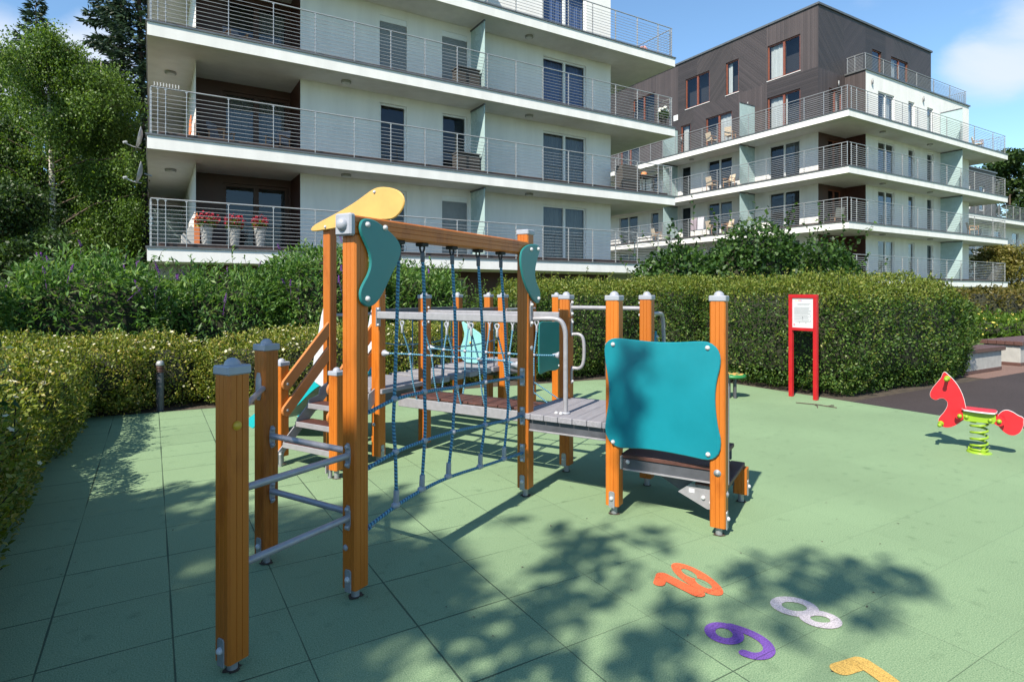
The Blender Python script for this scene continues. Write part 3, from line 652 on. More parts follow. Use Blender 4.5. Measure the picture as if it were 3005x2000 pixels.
# tree standing outside the frame at the left; its crown throws the dappled shade
SUNV = Vector((-.879 * math.cos(R(45)), -.477 * math.cos(R(45)), math.sin(R(45))))
def shade_tree():
    rng = np.random.default_rng(77); o = empty('shade_tree', (-16.5, -6.5, 0)); tag(o, 'tall open crowned tree outside the frame that shades the foreground tiles', 'tree')
    root = Vector((-16.5, -6.5, 0)); P = []; D = []
    def clump(x, y, r, dens, t=None, z=0.):
        t = t if t else rng.uniform(14, 19); c = Vector((x, y, z)) + SUNV * t
        n = max(3, int(dens * r * r * 900))
        g = unit(rng.normal(size=(n, 3))) * (rng.uniform(0, 1, (n, 1)) ** .45) * r
        for v in g: P.append(c + Vector(v) - root); D.append(Vector(rng.normal(size=3)))
        return c
    tips = []
    # dense part: the left foreground
    for k in range(1500):
        if len(tips) > 230: break
        x = rng.uniform(-3.6, 1.25); y = rng.uniform(-1.5, 5.0)
        lim = 4.8 - .62 * max(0, x + .2) - (.30 if x > .75 else 0)
        if y > lim or x > (1.25 if y > 2.8 else .62) + rng.normal() * .1: continue
        if x < -1.3 and y > 3.4: continue
        tips.append(clump(x, y, rng.uniform(.28, .5), 1.1))
    for k in range(16):
        x = rng.uniform(-.1, .9); y = rng.uniform(-.6, 1.6); tips.append(clump(x, y, rng.uniform(.22, .42), .8))
    for k in range(34): x = rng.uniform(-.7, .75); tips.append(clump(x, rng.uniform(4.4, 5.7) - .3 * max(0, x), rng.uniform(.10, .2), 1.0, rng.uniform(9, 12)))
    # scattered twigs: the dappled middle
    spots = [(1.33, 3.1, .2), (2.25, 3.25, .15), (2.0, 2.75, .22), (1.75, 2.5, .2), (1.42, 2.3, .15), (2.45, 2.95, .22), (2.75, 2.8, .15), (2.28, 2.5, .13), (2.9, 2.15, .2), (3.1, 1.95, .25), (3.45, 1.85, .24), (3.6, 1.7, .2), (3.0, 1.7, .18), (2.6, 1.9, .18), (2.3, 2.15, .17), (1.95, 1.95, .2), (1.12, 2.75, .24), (1.05, 3.35, .2), (.95, 3.75, .2), (1.5, 1.65, .16), (1.85, 1.45, .16), (1.55, 2.9, .12), (2.1, 3.6, .1), (3.3, 2.15, .13)]
    for x, y, r in spots: tips.append(clump(x + rng.normal() * .03, y + rng.normal() * .03, r * .92, .85, rng.uniform(10, 13.5)))
    for k in range(30): tips.append(clump(rng.uniform(.75, 2.1), rng.uniform(.9, 2.7), rng.uniform(.07, .13), 1.0, rng.uniform(8.5, 11)))
    for dz, r in ((.62, .12), (.85, .15), (1.1, .14)): tips.append(clump(2.86, 3.15, r, 1.2, 12, z=dz))
    tips.append(clump(.95, 3.12, .26, 1.2, 11, z=.42)); tips.append(clump(.92, 3.1, .30, 1.3, 11, z=.12)); tips.append(clump(.60, 3.78, .32, 1.2, 12, z=1.0)); tips.append(clump(.3, 2.8, .36, 1.3, 12, z=1.0)); tips.append(clump(.58, 3.78, .34, 1.2, 12, z=.45)); tips.append(clump(.3, 2.8, .36, 1.3, 12, z=.45))
    mb = MB(); top = Vector((.5, .8, 12.5)); mb.tube([(0, 0, -.1), (.15, .1, 5), (.3, .5, 9), tuple(top)], .28, 10, r1=.12)
    for c in tips[::4]:
        q = c - root; m = top.lerp(q, .5) + Vector((0, 0, -.5)); mb.tube([top.lerp(Vector((.15, .3, 7)), rng.uniform(0, .6)), m, q], .035, 4, r1=.008)
    mb.build('trunk', M['bark_brown'], o, normals=False)
    leaf_mesh('crown', np.array([tuple(p) for p in P]), np.array([tuple(d) for d in D]), .16, .12, rng, M['leaf_deep'], o)
shade_tree()

# fallen twig by the notice board, crumbs of leaf litter
o = MB(); rng = np.random.default_rng(5)
for a, b in (((8.05, 5.25), (8.18, 4.72)), ((8.12, 5.0), (7.95, 4.86)), ((8.15, 4.85), (8.3, 4.83))): o.tube([(a[0], a[1], .008), ((a[0] + b[0]) / 2 + .03, (a[1] + b[1]) / 2, .014), (b[0], b[1], .008)], .007, 5)
tag(o.build('fallen_twig', M['bark_brown']), 'small dry twig lying on the green tiles before the notice board', 'twig')
n = 150; P = np.stack([rng.uniform(-.9, 8.7, n), rng.uniform(.4, 8.4, n), np.full(n, .004)], 1); D = rng.normal(size=(n, 3)) * np.array([1, 1, .12])
tag(leaf_mesh('leaf_litter', P, D, .017, .008, rng, M['bark_brown'], up=9), 'tiny dry leaf crumbs scattered over the green tiles', 'leaf litter', kind='stuff')
# ------------------------------------------------------------------ buildings
class Frame:
    """a wall plane: u runs along it, d goes inwards"""
    def __init__(s, o, u, n): s.o = Vector(o); s.u = Vector(u); s.n = Vector(n)
    def p(s, u, z, d=0): q = s.o + s.u * u - s.n * d; return (q.x, q.y, z)
    def box(s, mb, u0, u1, z0, z1, d0, d1, mat=0):
        mb.hexa([s.p(u0, z0, d0), s.p(u1, z0, d0), s.p(u1, z0, d1), s.p(u0, z0, d1), s.p(u0, z1, d0), s.p(u1, z1, d0), s.p(u1, z1, d1), s.p(u0, z1, d1)], mat)
def wall(fr, u0, u1, z0, z1, ops, mats, parent, name='wall', depth=.16, cell=None, cuts=((), ())):
    """a wall with real openings and reveals; cell(u,z) picks the material of a piece"""
    us = sorted({u0, u1, *[o[0] for o in ops], *[o[1] for o in ops], *cuts[0]}); zs = sorted({z0, z1, *[o[2] for o in ops], *[o[3] for o in ops], *cuts[1]})
    us = [u for u in us if u0 <= u <= u1]; zs = [z for z in zs if z0 <= z <= z1]
    mb = MB()
    for a, b in zip(us, us[1:]):
        for c, d in zip(zs, zs[1:]):
            mu, mz = (a + b) / 2, (c + d) / 2
            if any(o[0] < mu < o[1] and o[2] < mz < o[3] for o in ops): continue
            mb.add([fr.p(a, c), fr.p(b, c), fr.p(b, d), fr.p(a, d)], [(0, 1, 2, 3)], cell(mu, mz) if cell else 0)
    for a, b, c, d in [o[:4] for o in ops]:
        k = cell((a + b) / 2, d + .05) if cell else 0
        mb.add([fr.p(a, c), fr.p(b, c), fr.p(b, d), fr.p(a, d), fr.p(a, c, depth), fr.p(b, c, depth), fr.p(b, d, depth), fr.p(a, d, depth)], [(0, 1, 5, 4), (1, 2, 6, 5), (2, 3, 7, 6), (3, 0, 4, 7)], k)
    return mb.build(name, mats, parent, normals=False)
def window(fr, o, parent, frame='frame_white', mull=1, curtain=None, cpart=(0, 1), shutter=False, sill=False, w=.065, name='balcony_door'):
    a, b, c, d = o[:4]; d0, d1 = .07, .15
    mb = MB(); fr.box(mb, a, a + w, c, d, d0, d1); fr.box(mb, b - w, b, c, d, d0, d1); fr.box(mb, a + w, b - w, c, c + w, d0, d1); fr.box(mb, a + w, b - w, d - w, d, d0, d1)
    for k in range(mull - 1):
        x = a + (b - a) * (k + 1) / mull; fr.box(mb, x - w * .8, x + w * .8, c + w, d - w, d0 - .012, d1)
    f = mb.build(name, M[frame], parent)
    mb = MB(); mb.add([fr.p(a + w, c + w, .112), fr.p(b - w, c + w, .112), fr.p(b - w, d - w, .112), fr.p(a + w, d - w, .112)], [(0, 1, 2, 3)]); mb.build('pane', M['window_glass'], f, normals=False)
    if shutter:
        mb = MB(); n = int((d - c - .22) / .055)
        for k in range(n): z = c + .02 + k * .055; fr.box(mb, a + .02, b - .02, z, z + .047, .028, .05)
        fr.box(mb, a + .02, b - .02, c, d - .2, .052, .06)
        mb.build('roller_shutter', M['shutter_grey'], f)
        mb = MB(); fr.box(mb, a + .004, b - .004, d - .2, d - .003, .01, .064); mb.build('shutter_box', M['frame_white'], f)
    if curtain:
        mb = MB(); x0, x1 = a + (b - a) * cpart[0], a + (b - a) * cpart[1]; n = max(10, int((x1 - x0) / .035)); vs = []
        for k in range(n + 1):
            u = x0 + (x1 - x0) * k / n; dd = .26 + .025 * math.sin(k * 1.9) + .015 * math.sin(k * .7)
            vs += [fr.p(u, c + .04, dd), fr.p(u, d - .06, dd)]
        mb.add(vs, [(2 * k, 2 * k + 2, 2 * k + 3, 2 * k + 1) for k in range(n)], 0, True); mb.build('curtain', M[curtain], f, normals=False)
    if sill:
        mb = MB(); fr.box(mb, a - .04, b + .04, c - .035, c - .002, -.035, .066); mb.build('sill', M['frame_white'], f)
    return f
POSTMESH = {}
def railing(parent, p0, p1, z, h, posts, r=.0082, label=None):
    """steel balustrade: top tube, ten thin bars, posts of their own"""
    p0 = Vector((p0[0], p0[1], 0)); p1 = Vector((p1[0], p1[1], 0)); L = (p1 - p0).length; d = (p1 - p0) / L; nrm = Vector((-d.y, d.x, 0))
    mb = MB(); mb.tube([p0 + Vector((0, 0, z + h)), p1 + Vector((0, 0, z + h))], .021, 8)
    for k in range(10): mb.tube([p0 + Vector((0, 0, z + .10 + k * (h - .16) / 10)), p1 + Vector((0, 0, z + .10 + k * (h - .16) / 10))], r, 5, caps=False)
    o = mb.build('railing', M['rail_steel'], parent, normals=False)
    if h not in POSTMESH:
        m = MB(); m.box(-.022, .022, -.008, .008, -.12, h - .02); m.box(-.012, .012, -.03, .03, h - .045, h - .02)
        for k in range(10): m.box(-.026, .026, -.016, .016, .085 + k * (h - .16) / 10, .115 + k * (h - .16) / 10)
        q = m.build('post', M['rail_steel']); POSTMESH[h] = q.data; bpy.data.objects.remove(q)
    for t in posts:
        q = link('post', POSTMESH[h], o); q.location = p0 + d * t + Vector((0, 0, z)); q.rotation_euler = (0, 0, math.atan2(d.y, d.x) + PI / 2)
    return o
def balcony(parent, x0, x1, y0, y1, z, t=.40, open_sides='fl'):
    mb = MB(); mb.box(x0, x1, y0, y1, z - t, z - .05); s = mb.build('balcony_slab', M['render_white'], parent)
    e = MB(); e.box(x0 - .035, x1 + .035, y0 - .035, y1 + .035, z - .048, z); e.build('edge_flashing', M['edge_flashing'], s)
    e = MB(); e.box(x0 + .22, x1 - .22, y0 + .22, y1 - .1, z + .002, z + .122); e.build('floor_deck', M['floor_brown'], s)
    return s
LAMP = None
def ceiling_lamp(parent, x, y, z):
    global LAMP
    if LAMP is None:
        m = MB(); m.lathe([(.15, 0), (.16, -.02), (.16, -.06), (.14, -.075)], (0, 0, 0), (0, 0, 1), 16, 0); m.dome((0, 0, -.07), (0, 0, -1), .125, .035, 1)
        q = m.build('ceiling_lamp', [M['lamp_grey'], M['lamp_glass']]); LAMP = q.data; bpy.data.objects.remove(q)
    o = link('ceiling_lamp', LAMP, parent); o.location = (x, y, z); return o
def wall_lamp(parent, x, y, z):
    m = MB(); m.lathe([(.05, -.16), (.055, -.15), (.055, .05), (.045, .06)], (x, y, z), (0, 0, 1), 10, 0); m.lathe([(.04, .06), (.04, .14), (.045, .15)], (x, y, z), (0, 0, 1), 10, 1)
    return m.build('wall_lamp', [M['edge_flashing'], M['dish_grey']], parent)
def glass_screen(parent, fr, u0, u1, z0, z1):
    mb = MB(); fr.box(mb, u0, u1, z0, z1, -.008, .008); o = mb.build('privacy_screen', M['frosted_glass'], parent)
    mb = MB(); fr.box(mb, u0, u1, z1 + .002, z1 + .06, -.03, .03); mb.build('screen_rail', M['dark_grey_steel'], o); return o

# ---------------- front building
b1 = empty('apartment_building', (0, 0, 0)); tag(b1, 'white apartment building with long wrap-around balconies directly behind the climbing frame', 'building', 'apartment buildings around the playground')
FZ = [2.85, 5.80, 8.77, 11.77]; X0, X1, Y0 = -.1, 19.3, 18.2
fF = Frame((0, 19.5, 0), (1, 0, 0), (0, -1, 0)); fL = Frame((1.1, 0, 0), (0, -1, 0), (-1, 0, 0)); fR = Frame((16.8, 0, 0), (0, 1, 0), (1, 0, 0))
ops = []; wins = []
for i, f in enumerate(FZ):
    z = f + .13
    for (a, b, nm) in ((6.61, 7.58, 'A'), (8.92, 9.93, 'B'), (13.3, 15.48, 'C')):
        top = f + 2.28; o = (a, b, z, top); ops.append(o); wins.append((i, nm, o))
lop = [(1.1001, 4.02, f + .12, f + 2.56) for f in FZ]
gop = (8.76, 10.0, 1.0, 2.18)
wall(fF, 4.02, 16.8, 2.4, 15.4, ops, M['render_white'], b1)
gw = wall(Frame((0, 19.7, 0), (1, 0, 0), (0, -1, 0)), 1.1, 16.8, -.1, 2.45, [gop], M['loggia_brown'], b1, 'ground_floor_wall')
window(Frame((0, 19.7, 0), (1, 0, 0), (0, -1, 0)), gop, b1, 'frame_cream', 2, 'curtain_white', (0, 1), name='window')
wall(fL, -33, -19.5, -.1, 15.4, [], M['render_white'], b1); wall(fR, 19.5, 33, -.1, 15.4, [], M['render_white'], b1)
for i, nm, o in wins:
    if nm == 'C': window(fF, o, b1, 'frame_white', 2, {0: 'curtain_grey', 1: 'curtain_grey', 2: 'curtain_blue', 3: 'curtain_blue'}[i], (.02, .98))
    else: window(fF, o, b1, 'frame_white', 1, None, shutter=(i == 2 or (i == 0 and nm == 'B') or i == 3))
# loggias
for i, f in enumerate(FZ):
    lf = Frame((0, 21.0, 0), (1, 0, 0), (0, -1, 0)); lo = (1.95, 4.0 - .06, f + .14, f + 2.3)
    w_ = wall(lf, 1.12, 4.02, f + .1, f + 2.62, [lo], M['loggia_brown'], b1, 'loggia_wall', depth=.1)
    window(lf, lo, b1, 'loggia_brown', 2, [None, 'curtain_grey', 'curtain_grey', 'curtain_grey'][i], [(0.02, .5), (.03, .95), (.5, .95), (.02, .4)][i], w=.10)
    mb = MB(); mb.add([(4.018, 19.5, f), (4.018, 21.02, f), (4.018, 21.02, f + 2.65), (4.018, 19.5, f + 2.65)], [(0, 1, 2, 3)]); mb.build('loggia_side_wall', M['loggia_brown'], b1, normals=False)
mb = MB(); mb.box(4.3, 16.6, 20.4, 32.8, 0, 15.2); mb.box(1.25, 4.3, 21.6, 32.8, 0, 15.2); mb.build('interior', M['room_dark'], b1)
mb = MB(); mb.box(1.0, 16.9, 19.3, 33.2, 15.4, 15.75); mb.build('roof', M['render_white'], b1)
mb = MB(); mb.box(.2, 1.09, 19.9, 21.2, -.1, 2.44); mb.build('corner_pier', M['concrete'], b1)
mb = MB(); mb.box(16.81, 18.6, 20.2, 32, -.1, 2.44); mb.build('corner_pier', M['concrete'], b1)
fs = [.16, .34, .83] + [1.86 + 1.182 * k for k in range(15)]
for i, z in enumerate(FZ):
    balcony(b1, X0, X1, Y0, 33.6, z)
    railing(b1, (X0 + .08, Y0 + .1), (X1 - .08, Y0 + .1), z, 1.26, [p for p in fs if p < 19.1] + [19.2])
    railing(b1, (X0 + .08, Y0 + .22), (X0 + .08, 33.5), z, 1.26, [.0, 2.2, 4.4, 6.6, 8.8, 11, 13.2])
    railing(b1, (X1 - .08, Y0 + .22), (X1 - .08, 33.5), z, 1.26, [.0, 2.2, 4.4, 6.6, 8.8, 11, 13.2])
    glass_screen(b1, Frame((10.06, 0, 0), (0, 1, 0), (-1, 0, 0)), 18.4, 19.46, z + .15, (z + 2.45) if i < 3 else z + 2.2)
    glass_screen(b1, Frame((0, 27.0, 0), (1, 0, 0), (0, -1, 0)), .02, 1.06, z + .15, z + 2.1)
    if i < 3:
        zc = FZ[i + 1] - .40
        for x in (5.3, 12.25): ceiling_lamp(b1, x, 18.9, zc)
        ceiling_lamp(b1, .5, 20.9, zc); ceiling_lamp(b1, 18.1, 21.5, zc)

# ---------------- far right building
b2 = empty('apartment_building', (0, 0, 0)); tag(b2, 'white apartment building at right with dark timber clad top storeys and corner balconies', 'building', 'apartment buildings around the playground')
GZ = [2.45, 5.48, 8.46, 11.49]; gL = Frame((33.5, 0, 0), (0, -1, 0), (-1, 0, 0)); gR = Frame((0, 19.2, 0), (1, 0, 0), (0, -1, 0)); gU = Frame((0, 20.43, 0), (1, 0, 0), (0, -1, 0))
lo_ops = []; lw = []
for i, f in enumerate(GZ[:3]):
    for a, b, m, cu in ((21.6, 23.7, 2, 'curtain_grey'), (26.5, 28.55, 2, 'curtain_grey'), (30.1, 31.0, 1, None), (33.3, 34.1, 1, None), (35.6, 37.8, 2, 'curtain_grey')):
        o = (-b, -a, f + .12, f + 2.44); lo_ops.append(o); lw.append((o, 'frame_white', m, cu if (i + int(a)) % 2 else None))
WG = [('frame_white', M['render_white'])]
wall(gL, -46, -20.43, -.1, 11.1, lo_ops, M['render_white'], b2)
for o, fr_, m, cu in lw: window(gL, o, b2, fr_, m, cu, (.5, .96))
up_ops = [(-23.8, -21.57, 15.08, 17.3), (-27.0, -25.97, 15.08, 17.3), (-30.57, -28.4, 15.08, 17.28), (-23.8, -21.57, 11.62, 14.0), (-28.7, -26.5, 11.62, 13.95), (-31.02, -30.1, 11.62, 13.97), (-36.1, -33.7, 14.9, 17.3), (-37.6, -35.4, 11.62, 13.95), (-42.0, -40.5, 15.08, 17.2)]
cu_ = [-36, -31.5, -26.0, -23.85, -28.6, -33.5]
def cellL(u, z):
    y = -u
    if z > 14.95: return 0 if y < 23.85 else 3 if y < 26.4 else 2 if y < 29.5 else 1 if y < 31.3 else 0 if y < 36 else 2
    return 1 if y < 23.85 else 0 if y < 26.0 else 3 if y < 29.8 else 2 if y < 33 else 0
CL = [M['clad_vertical'], M['clad_level'], M['clad_rising'], M['clad_falling']]
wall(gL, -46, -20.43, 11.1, 18.6, up_ops, CL, b2, 'timber_cladding', .14, cellL, ((-26.0, -26.4, -29.5, -29.8, -31.3, -33, -36, -23.85), (14.95,)))
for k, o in enumerate(up_ops): window(gL, o, b2, 'frame_brown', 1 if o[1] - o[0] < 1.2 else 2, ['curtain_white', 'curtain_white', None, 'curtain_white', 'curtain_white', 'curtain_white', None, None, None][k], [(.05, .5), (.05, .35), (0, 1), (.05, .55), (.5, .95), (.1, .6), (0, 1), (0, 1), (0, 1)][k], sill=True, w=.08, name='window')
r_ops = []; rw = []
for i, f in enumerate(GZ):
    for a, b, m in ((37.68, 39.6, 2), (41.3, 42.1, 1), (43.75, 44.6, 1)):
        o = (a, b, f + .12, f + 2.4); r_ops.append(o); rw.append((o, m, i))
wall(gR, 36.3, 49.8, -.1, 14.9, r_ops, M['render_white'], b2)
for o, m, i in rw: window(gR, o, b2, 'frame_white', m, 'curtain_grey' if i == 0 else 'curtain_white' if i == 3 else None, (.5, .95))
rr = Frame((49.8, 0, 0), (0, 1, 0), (1, 0, 0)); wall(rr, 19.2, 46, -.1, 14.9, [], M['render_white'], b2)
u_ops = [(39.4, 40.5, 15.0, 17.25), (41.7, 43.9, 15.0, 17.25)]
def cellU(u, z): return 2 if u < 36.2 else 3 if u < 38.6 else 1 if u < 41 else 0 if u < 42 else 2 if u < 44.3 else 3
wall(gU, 33.5, 47.1, 14.9, 18.6, u_ops, CL, b2, 'timber_cladding', .14, cellU, ((36.2, 38.6, 41, 42, 44.3), ()))
for o in u_ops: window(gU, o, b2, 'frame_brown', 1 if o[1] - o[0] < 1.2 else 2, 'curtain_white', (.0, .4), name='balcony_door')
lg = (34.6, 36.0, 11.62, 13.9)
wall(gU, 33.5, 36.3, 11.1, 14.9, [lg], [M['clad_vertical']], b2, 'timber_cladding', .14)
window(gU, lg, b2, 'frame_brown', 2, 'curtain_white', (.6, .95))
gS = Frame((36.3, 0, 0), (0, -1, 0), (-1, 0, 0)); wall(gS, -20.43, -19.2, 11.1, 14.9, [], [M['clad_vertical']], b2, 'timber_cladding')
for i, f in enumerate(GZ[:3]):
    o = (34.5, 35.9, f + .12, f + 2.35)
    wall(gU, 33.5, 36.3, f, f + 2.7, [o], M['loggia_brown'], b2, 'loggia_wall'); window(gU, o, b2, 'frame_brown', 2, None)
    wall(gS, -20.43, -19.2, f, f + 2.7, [], M['loggia_brown'], b2, 'loggia_wall')
wall(Frame((47.1, 0, 0), (0, 1, 0), (1, 0, 0)), 20.43, 46, 14.9, 18.6, [], CL, b2, 'timber_cladding', cell=lambda u, z: 0)
mb = MB(); mb.box(34.2, 49.5, 21.2, 45.6, 0, 14.7); mb.box(36.9, 49.5, 19.9, 21.2, 0, 14.7); mb.box(34.2, 46.6, 21.2, 45.6, 14.9, 18.4); mb.build('interior', M['room_dark'], b2)
mb = MB(); mb.box(33.42, 47.18, 20.35, 46, 18.6, 18.72); mb.build('roof', M['edge_flashing'], b2)
mb = MB(); mb.box(36.22, 49.88, 19.12, 20.43, 14.9, 14.98); mb.box(47.18, 49.88, 20.43, 46, 14.9, 14.98); mb.build('terrace', M['edge_flashing'], b2)
railing(b2, (36.42, 19.32), (49.7, 19.32), 14.98, 1.0, [.05, .5 + 1.6, 3.9, 6.2, 8.5, 10.8, 13.1], r=.014); railing(b2, (36.42, 19.4), (36.42, 20.4), 14.98, 1.0, [.5, .95], r=.014); railing(b2, (49.7, 19.4), (49.7, 27), 14.98, 1.0, [2, 4, 6, 7.5], r=.014)
for i, z in enumerate(GZ):
    mb = MB(); mb.box(31.8, 52.0, 17.7, 34, z - .40, z - .05); mb.box(31.8, 49.6, 34, 47, z - .40, z - .05); s = mb.build('balcony_slab', M['render_white'], b2)
    e = MB(); e.box(31.765, 52.035, 17.665, 34.035, z - .048, z); e.box(31.765, 49.6, 34.036, 47, z - .048, z); e.build('edge_flashing', M['edge_flashing'], s)
    e = MB(); e.box(32.1, 51.7, 18.0, 33.7, z + .002, z + .10); e.box(32.1, 49.3, 33.702, 46.7, z + .002, z + .10); e.build('floor_deck', M['floor_brown'], s)
    railing(b2, (31.9, 17.8), (31.9, 46.6), z, 1.28, [.03, .34, 1.34, 2.5, 3.75, 4.95, 6.2, 7.45, 8.6, 9.85, 11.05, 12.25, 13.5, 14.7, 15.9, 17.1, 18.3], r=.014)
    railing(b2, (32.1, 17.8), (51.9, 17.8), z, 1.28, [.12, .64, 1.76, 3.65, 5.5, 7.3, 9.15, 11.0, 12.95, 14.9, 17.75, 19.7][:12], r=.014)
    railing(b2, (51.9, 17.9), (51.9, 33.8), z, 1.28, [3, 6, 9, 12, 15], r=.014)
    top = GZ[i + 1] - .41 if i < 3 else z + 2.3
    for y in (24.7, 31.3): glass_screen(b2, Frame((0, y, 0), (1, 0, 0), (0, -1, 0)), 31.98, 33.45, z + .12, top - .07)
    glass_screen(b2, Frame((45.5, 0, 0), (0, 1, 0), (-1, 0, 0)), 17.9, 19.16, z + .12, top - .07)
    if i < 3:
        for y in (24.7, 29.2): ceiling_lamp(b2, 32.6, y, GZ[i + 1] - .40)
        for x in (36.6, 42.3): ceiling_lamp(b2, x, 18.4, GZ[i + 1] - .40)
for y, z in ((25.2, 14.0), (30.9, 13.0)): wall_lamp(b2, 33.42, y, z)
for x in (36.9, 43.1): wall_lamp(b2, x, 19.12, 14.3)
wall_lamp(b2, 35.5, 20.36, 14.3)
mb = MB(); mb.box(33.46, 33.5, 31.3, 31.7, 14.5, 14.9); mb.build('vent_grille', M['frame_white'], b2)

# ---------------- third building, seen past the right end of the second
b3 = empty('apartment_building', (0, 0, 0)); tag(b3, 'distant apartment building with brown wall and white balconies past the right end', 'building', 'apartment buildings around the playground')
h3 = Frame((0, 23.5, 0), (1, 0, 0), (0, -1, 0)); o3 = [(60.2, 61.4, 9.0, 11.2), (63.0, 64.2, 9.0, 11.2)] + [(x, x + 1.6, z + .1, z + 2.2) for z in (2.2, 5.2) for x in (62, 66, 70)]
wall(h3, 54, 66.4, 8.2, 12.6, o3[:2], [M['clad_vertical']], b3, 'timber_cladding'); wall(h3, 54, 90, -.1, 8.2, o3[2:], [M['render_white']], b3)
for o in o3: window(h3, o, b3, 'frame_white', 1, None)
wall(Frame((66.4, 0, 0), (0, 1, 0), (1, 0, 0)), 23.5, 40, 8.2, 12.6, [], [M['clad_vertical']], b3, 'timber_cladding')
mb = MB(); mb.box(54.5, 89.5, 24.2, 44, 0, 8); mb.box(54.5, 66, 24.2, 40, 8, 12.4); mb.build('interior', M['room_dark'], b3)
mb = MB(); mb.box(53.9, 66.5, 23.4, 40, 12.6, 12.72); mb.build('roof', M['edge_flashing'], b3)
for z in (2.2, 5.2, 8.2):
    balcony(b3, 54, 91, 22, 30, z); railing(b3, (54.1, 22.1), (90.9, 22.1), z, 1.2, [.03] + [1.5 * k for k in range(1, 15)], r=.016)

# ------------------------------------------------------------------ things on the balconies
def tag_obj(o, label, cat, group=None): tag(o, label, cat, group); return o
def make_chair(label, fabric, group):
    c = empty('balcony_chair'); tag(c, label, 'chair', group)
    w = .26
    mb = MB(); mb.bbox(-w, w, -.25, .25, .40, .44, .008)
    for k in range(5): mb.box(-w + .01, w - .01, -.24 + k * .1, -.16 + k * .1, .441, .452)
    mb.build('seat', M[fabric], c)
    mb = MB(); mb.hexa([(-w + .02, .22, .46), (w - .02, .22, .46), (w - .02, .25, .46), (-w + .02, .25, .46), (-w + .02, .34, .95), (w - .02, .34, .95), (w - .02, .37, .95), (-w + .02, .37, .95)]); mb.build('backrest', M[fabric], c)
    for sx in (-1, 1):
        for y in (-.24, .24):
            mb = MB(); mb.tube([(sx * w, y, 0), (sx * w, y, .66 if y < 0 else .62)], .022, 6); mb.build('leg', M['wood_chair'], c)
        mb = MB(); mb.bbox(sx * w - .03, sx * w + .03, -.28, .3, .64, .67, .006); mb.build('armrest', M['wood_chair'], c)
    return c
CG = 'chairs on the balconies'
ch = make_chair('wooden balcony chair by the glass screen on the second lowest visible floor of the right building', 'wood_chair', CG)
spots = [((32.7, 27.5, 11.60), 1.4, 'cream wooden chair by the window under the dark cladding of the right building', 'fabric_cream'),
         ((32.7, 26.0, 11.60), 1.8, 'cream wooden chair close to the glass screen under the dark cladding', 'fabric_cream'),
         ((32.7, 27.5, 8.57), 1.5, 'tan chair left of a pair on the third white balcony of the right building', 'fabric_cream'),
         ((32.7, 26.1, 8.57), 4.6, 'tan chair right of a pair beside the glass screen on the third white balcony', 'fabric_cream'),
         ((32.8, 27.6, 5.59), 1.4, 'wooden chair behind the shrub tips on the second white balcony', 'wood_chair'),
         ((32.8, 26.3, 5.59), 4.5, 'wooden chair beside the glass screen on the second white balcony', 'wood_chair'),
         ((33.0, 33.0, 5.59), 1.3, 'wooden chair seen past the right end of the front building', 'wood_chair'),
         ((34.0, 19.6, 5.59), 2.6, 'wooden armchair in the brown corner loggia of the right building', 'wood_chair'),
         ((48.6, 18.5, 5.59), .6, 'wooden chair at the far right end of the second white balcony', 'wood_chair'),
         ((49.4, 18.5, 11.6), .5, 'wooden chair at the right end of the uppermost long balcony', 'wood_chair'),
         ((1.85, 20.3, 5.93), .9, 'grey folding chair in the left loggia of the front building', 'fabric_grey'),
         ((3.45, 20.1, 5.93), -.8, 'grey folding chair at the right wall of the left loggia', 'fabric_grey'),
         ((2.2, 20.0, 8.9), .3, 'dark grey lounge chair in the upper left loggia', 'fabric_grey')]
for k, (loc, rz, lb, fab) in enumerate(spots):
    c = ch if k == 0 else copy_tree(ch)
    c.location = loc; c.rotation_euler = (0, 0, rz); tag(c, lb)
    if fab != 'wood_chair' or k == 0:
        for q in c.children:
            if q.name.startswith(('seat', 'backrest')):
                q.data = q.data.copy(); q.data.materials[0] = M[fab]
def storage(loc, label):
    o = empty('storage_box', loc); tag(o, label, 'storage box', 'slatted storage boxes behind the balcony screens')
    mb = MB()
    for k in range(6): mb.bbox(-.42, .42, -.25, .25, .02 + k * .09, .10 + k * .09, .008)
    mb.box(-.40, .40, -.23, .23, .0, .57); mb.build('body', M['dark_wicker'], o)
    mb = MB(); mb.bbox(-.45, .45, -.28, .28, .575, .62, .01); mb.build('lid', M['dark_wicker'], o)
storage((9.55, 18.85, 8.9), 'dark slatted storage box beside the glass screen on the third balcony')
storage((9.55, 18.85, 5.93), 'dark slatted storage box beside the glass screen on the second balcony')
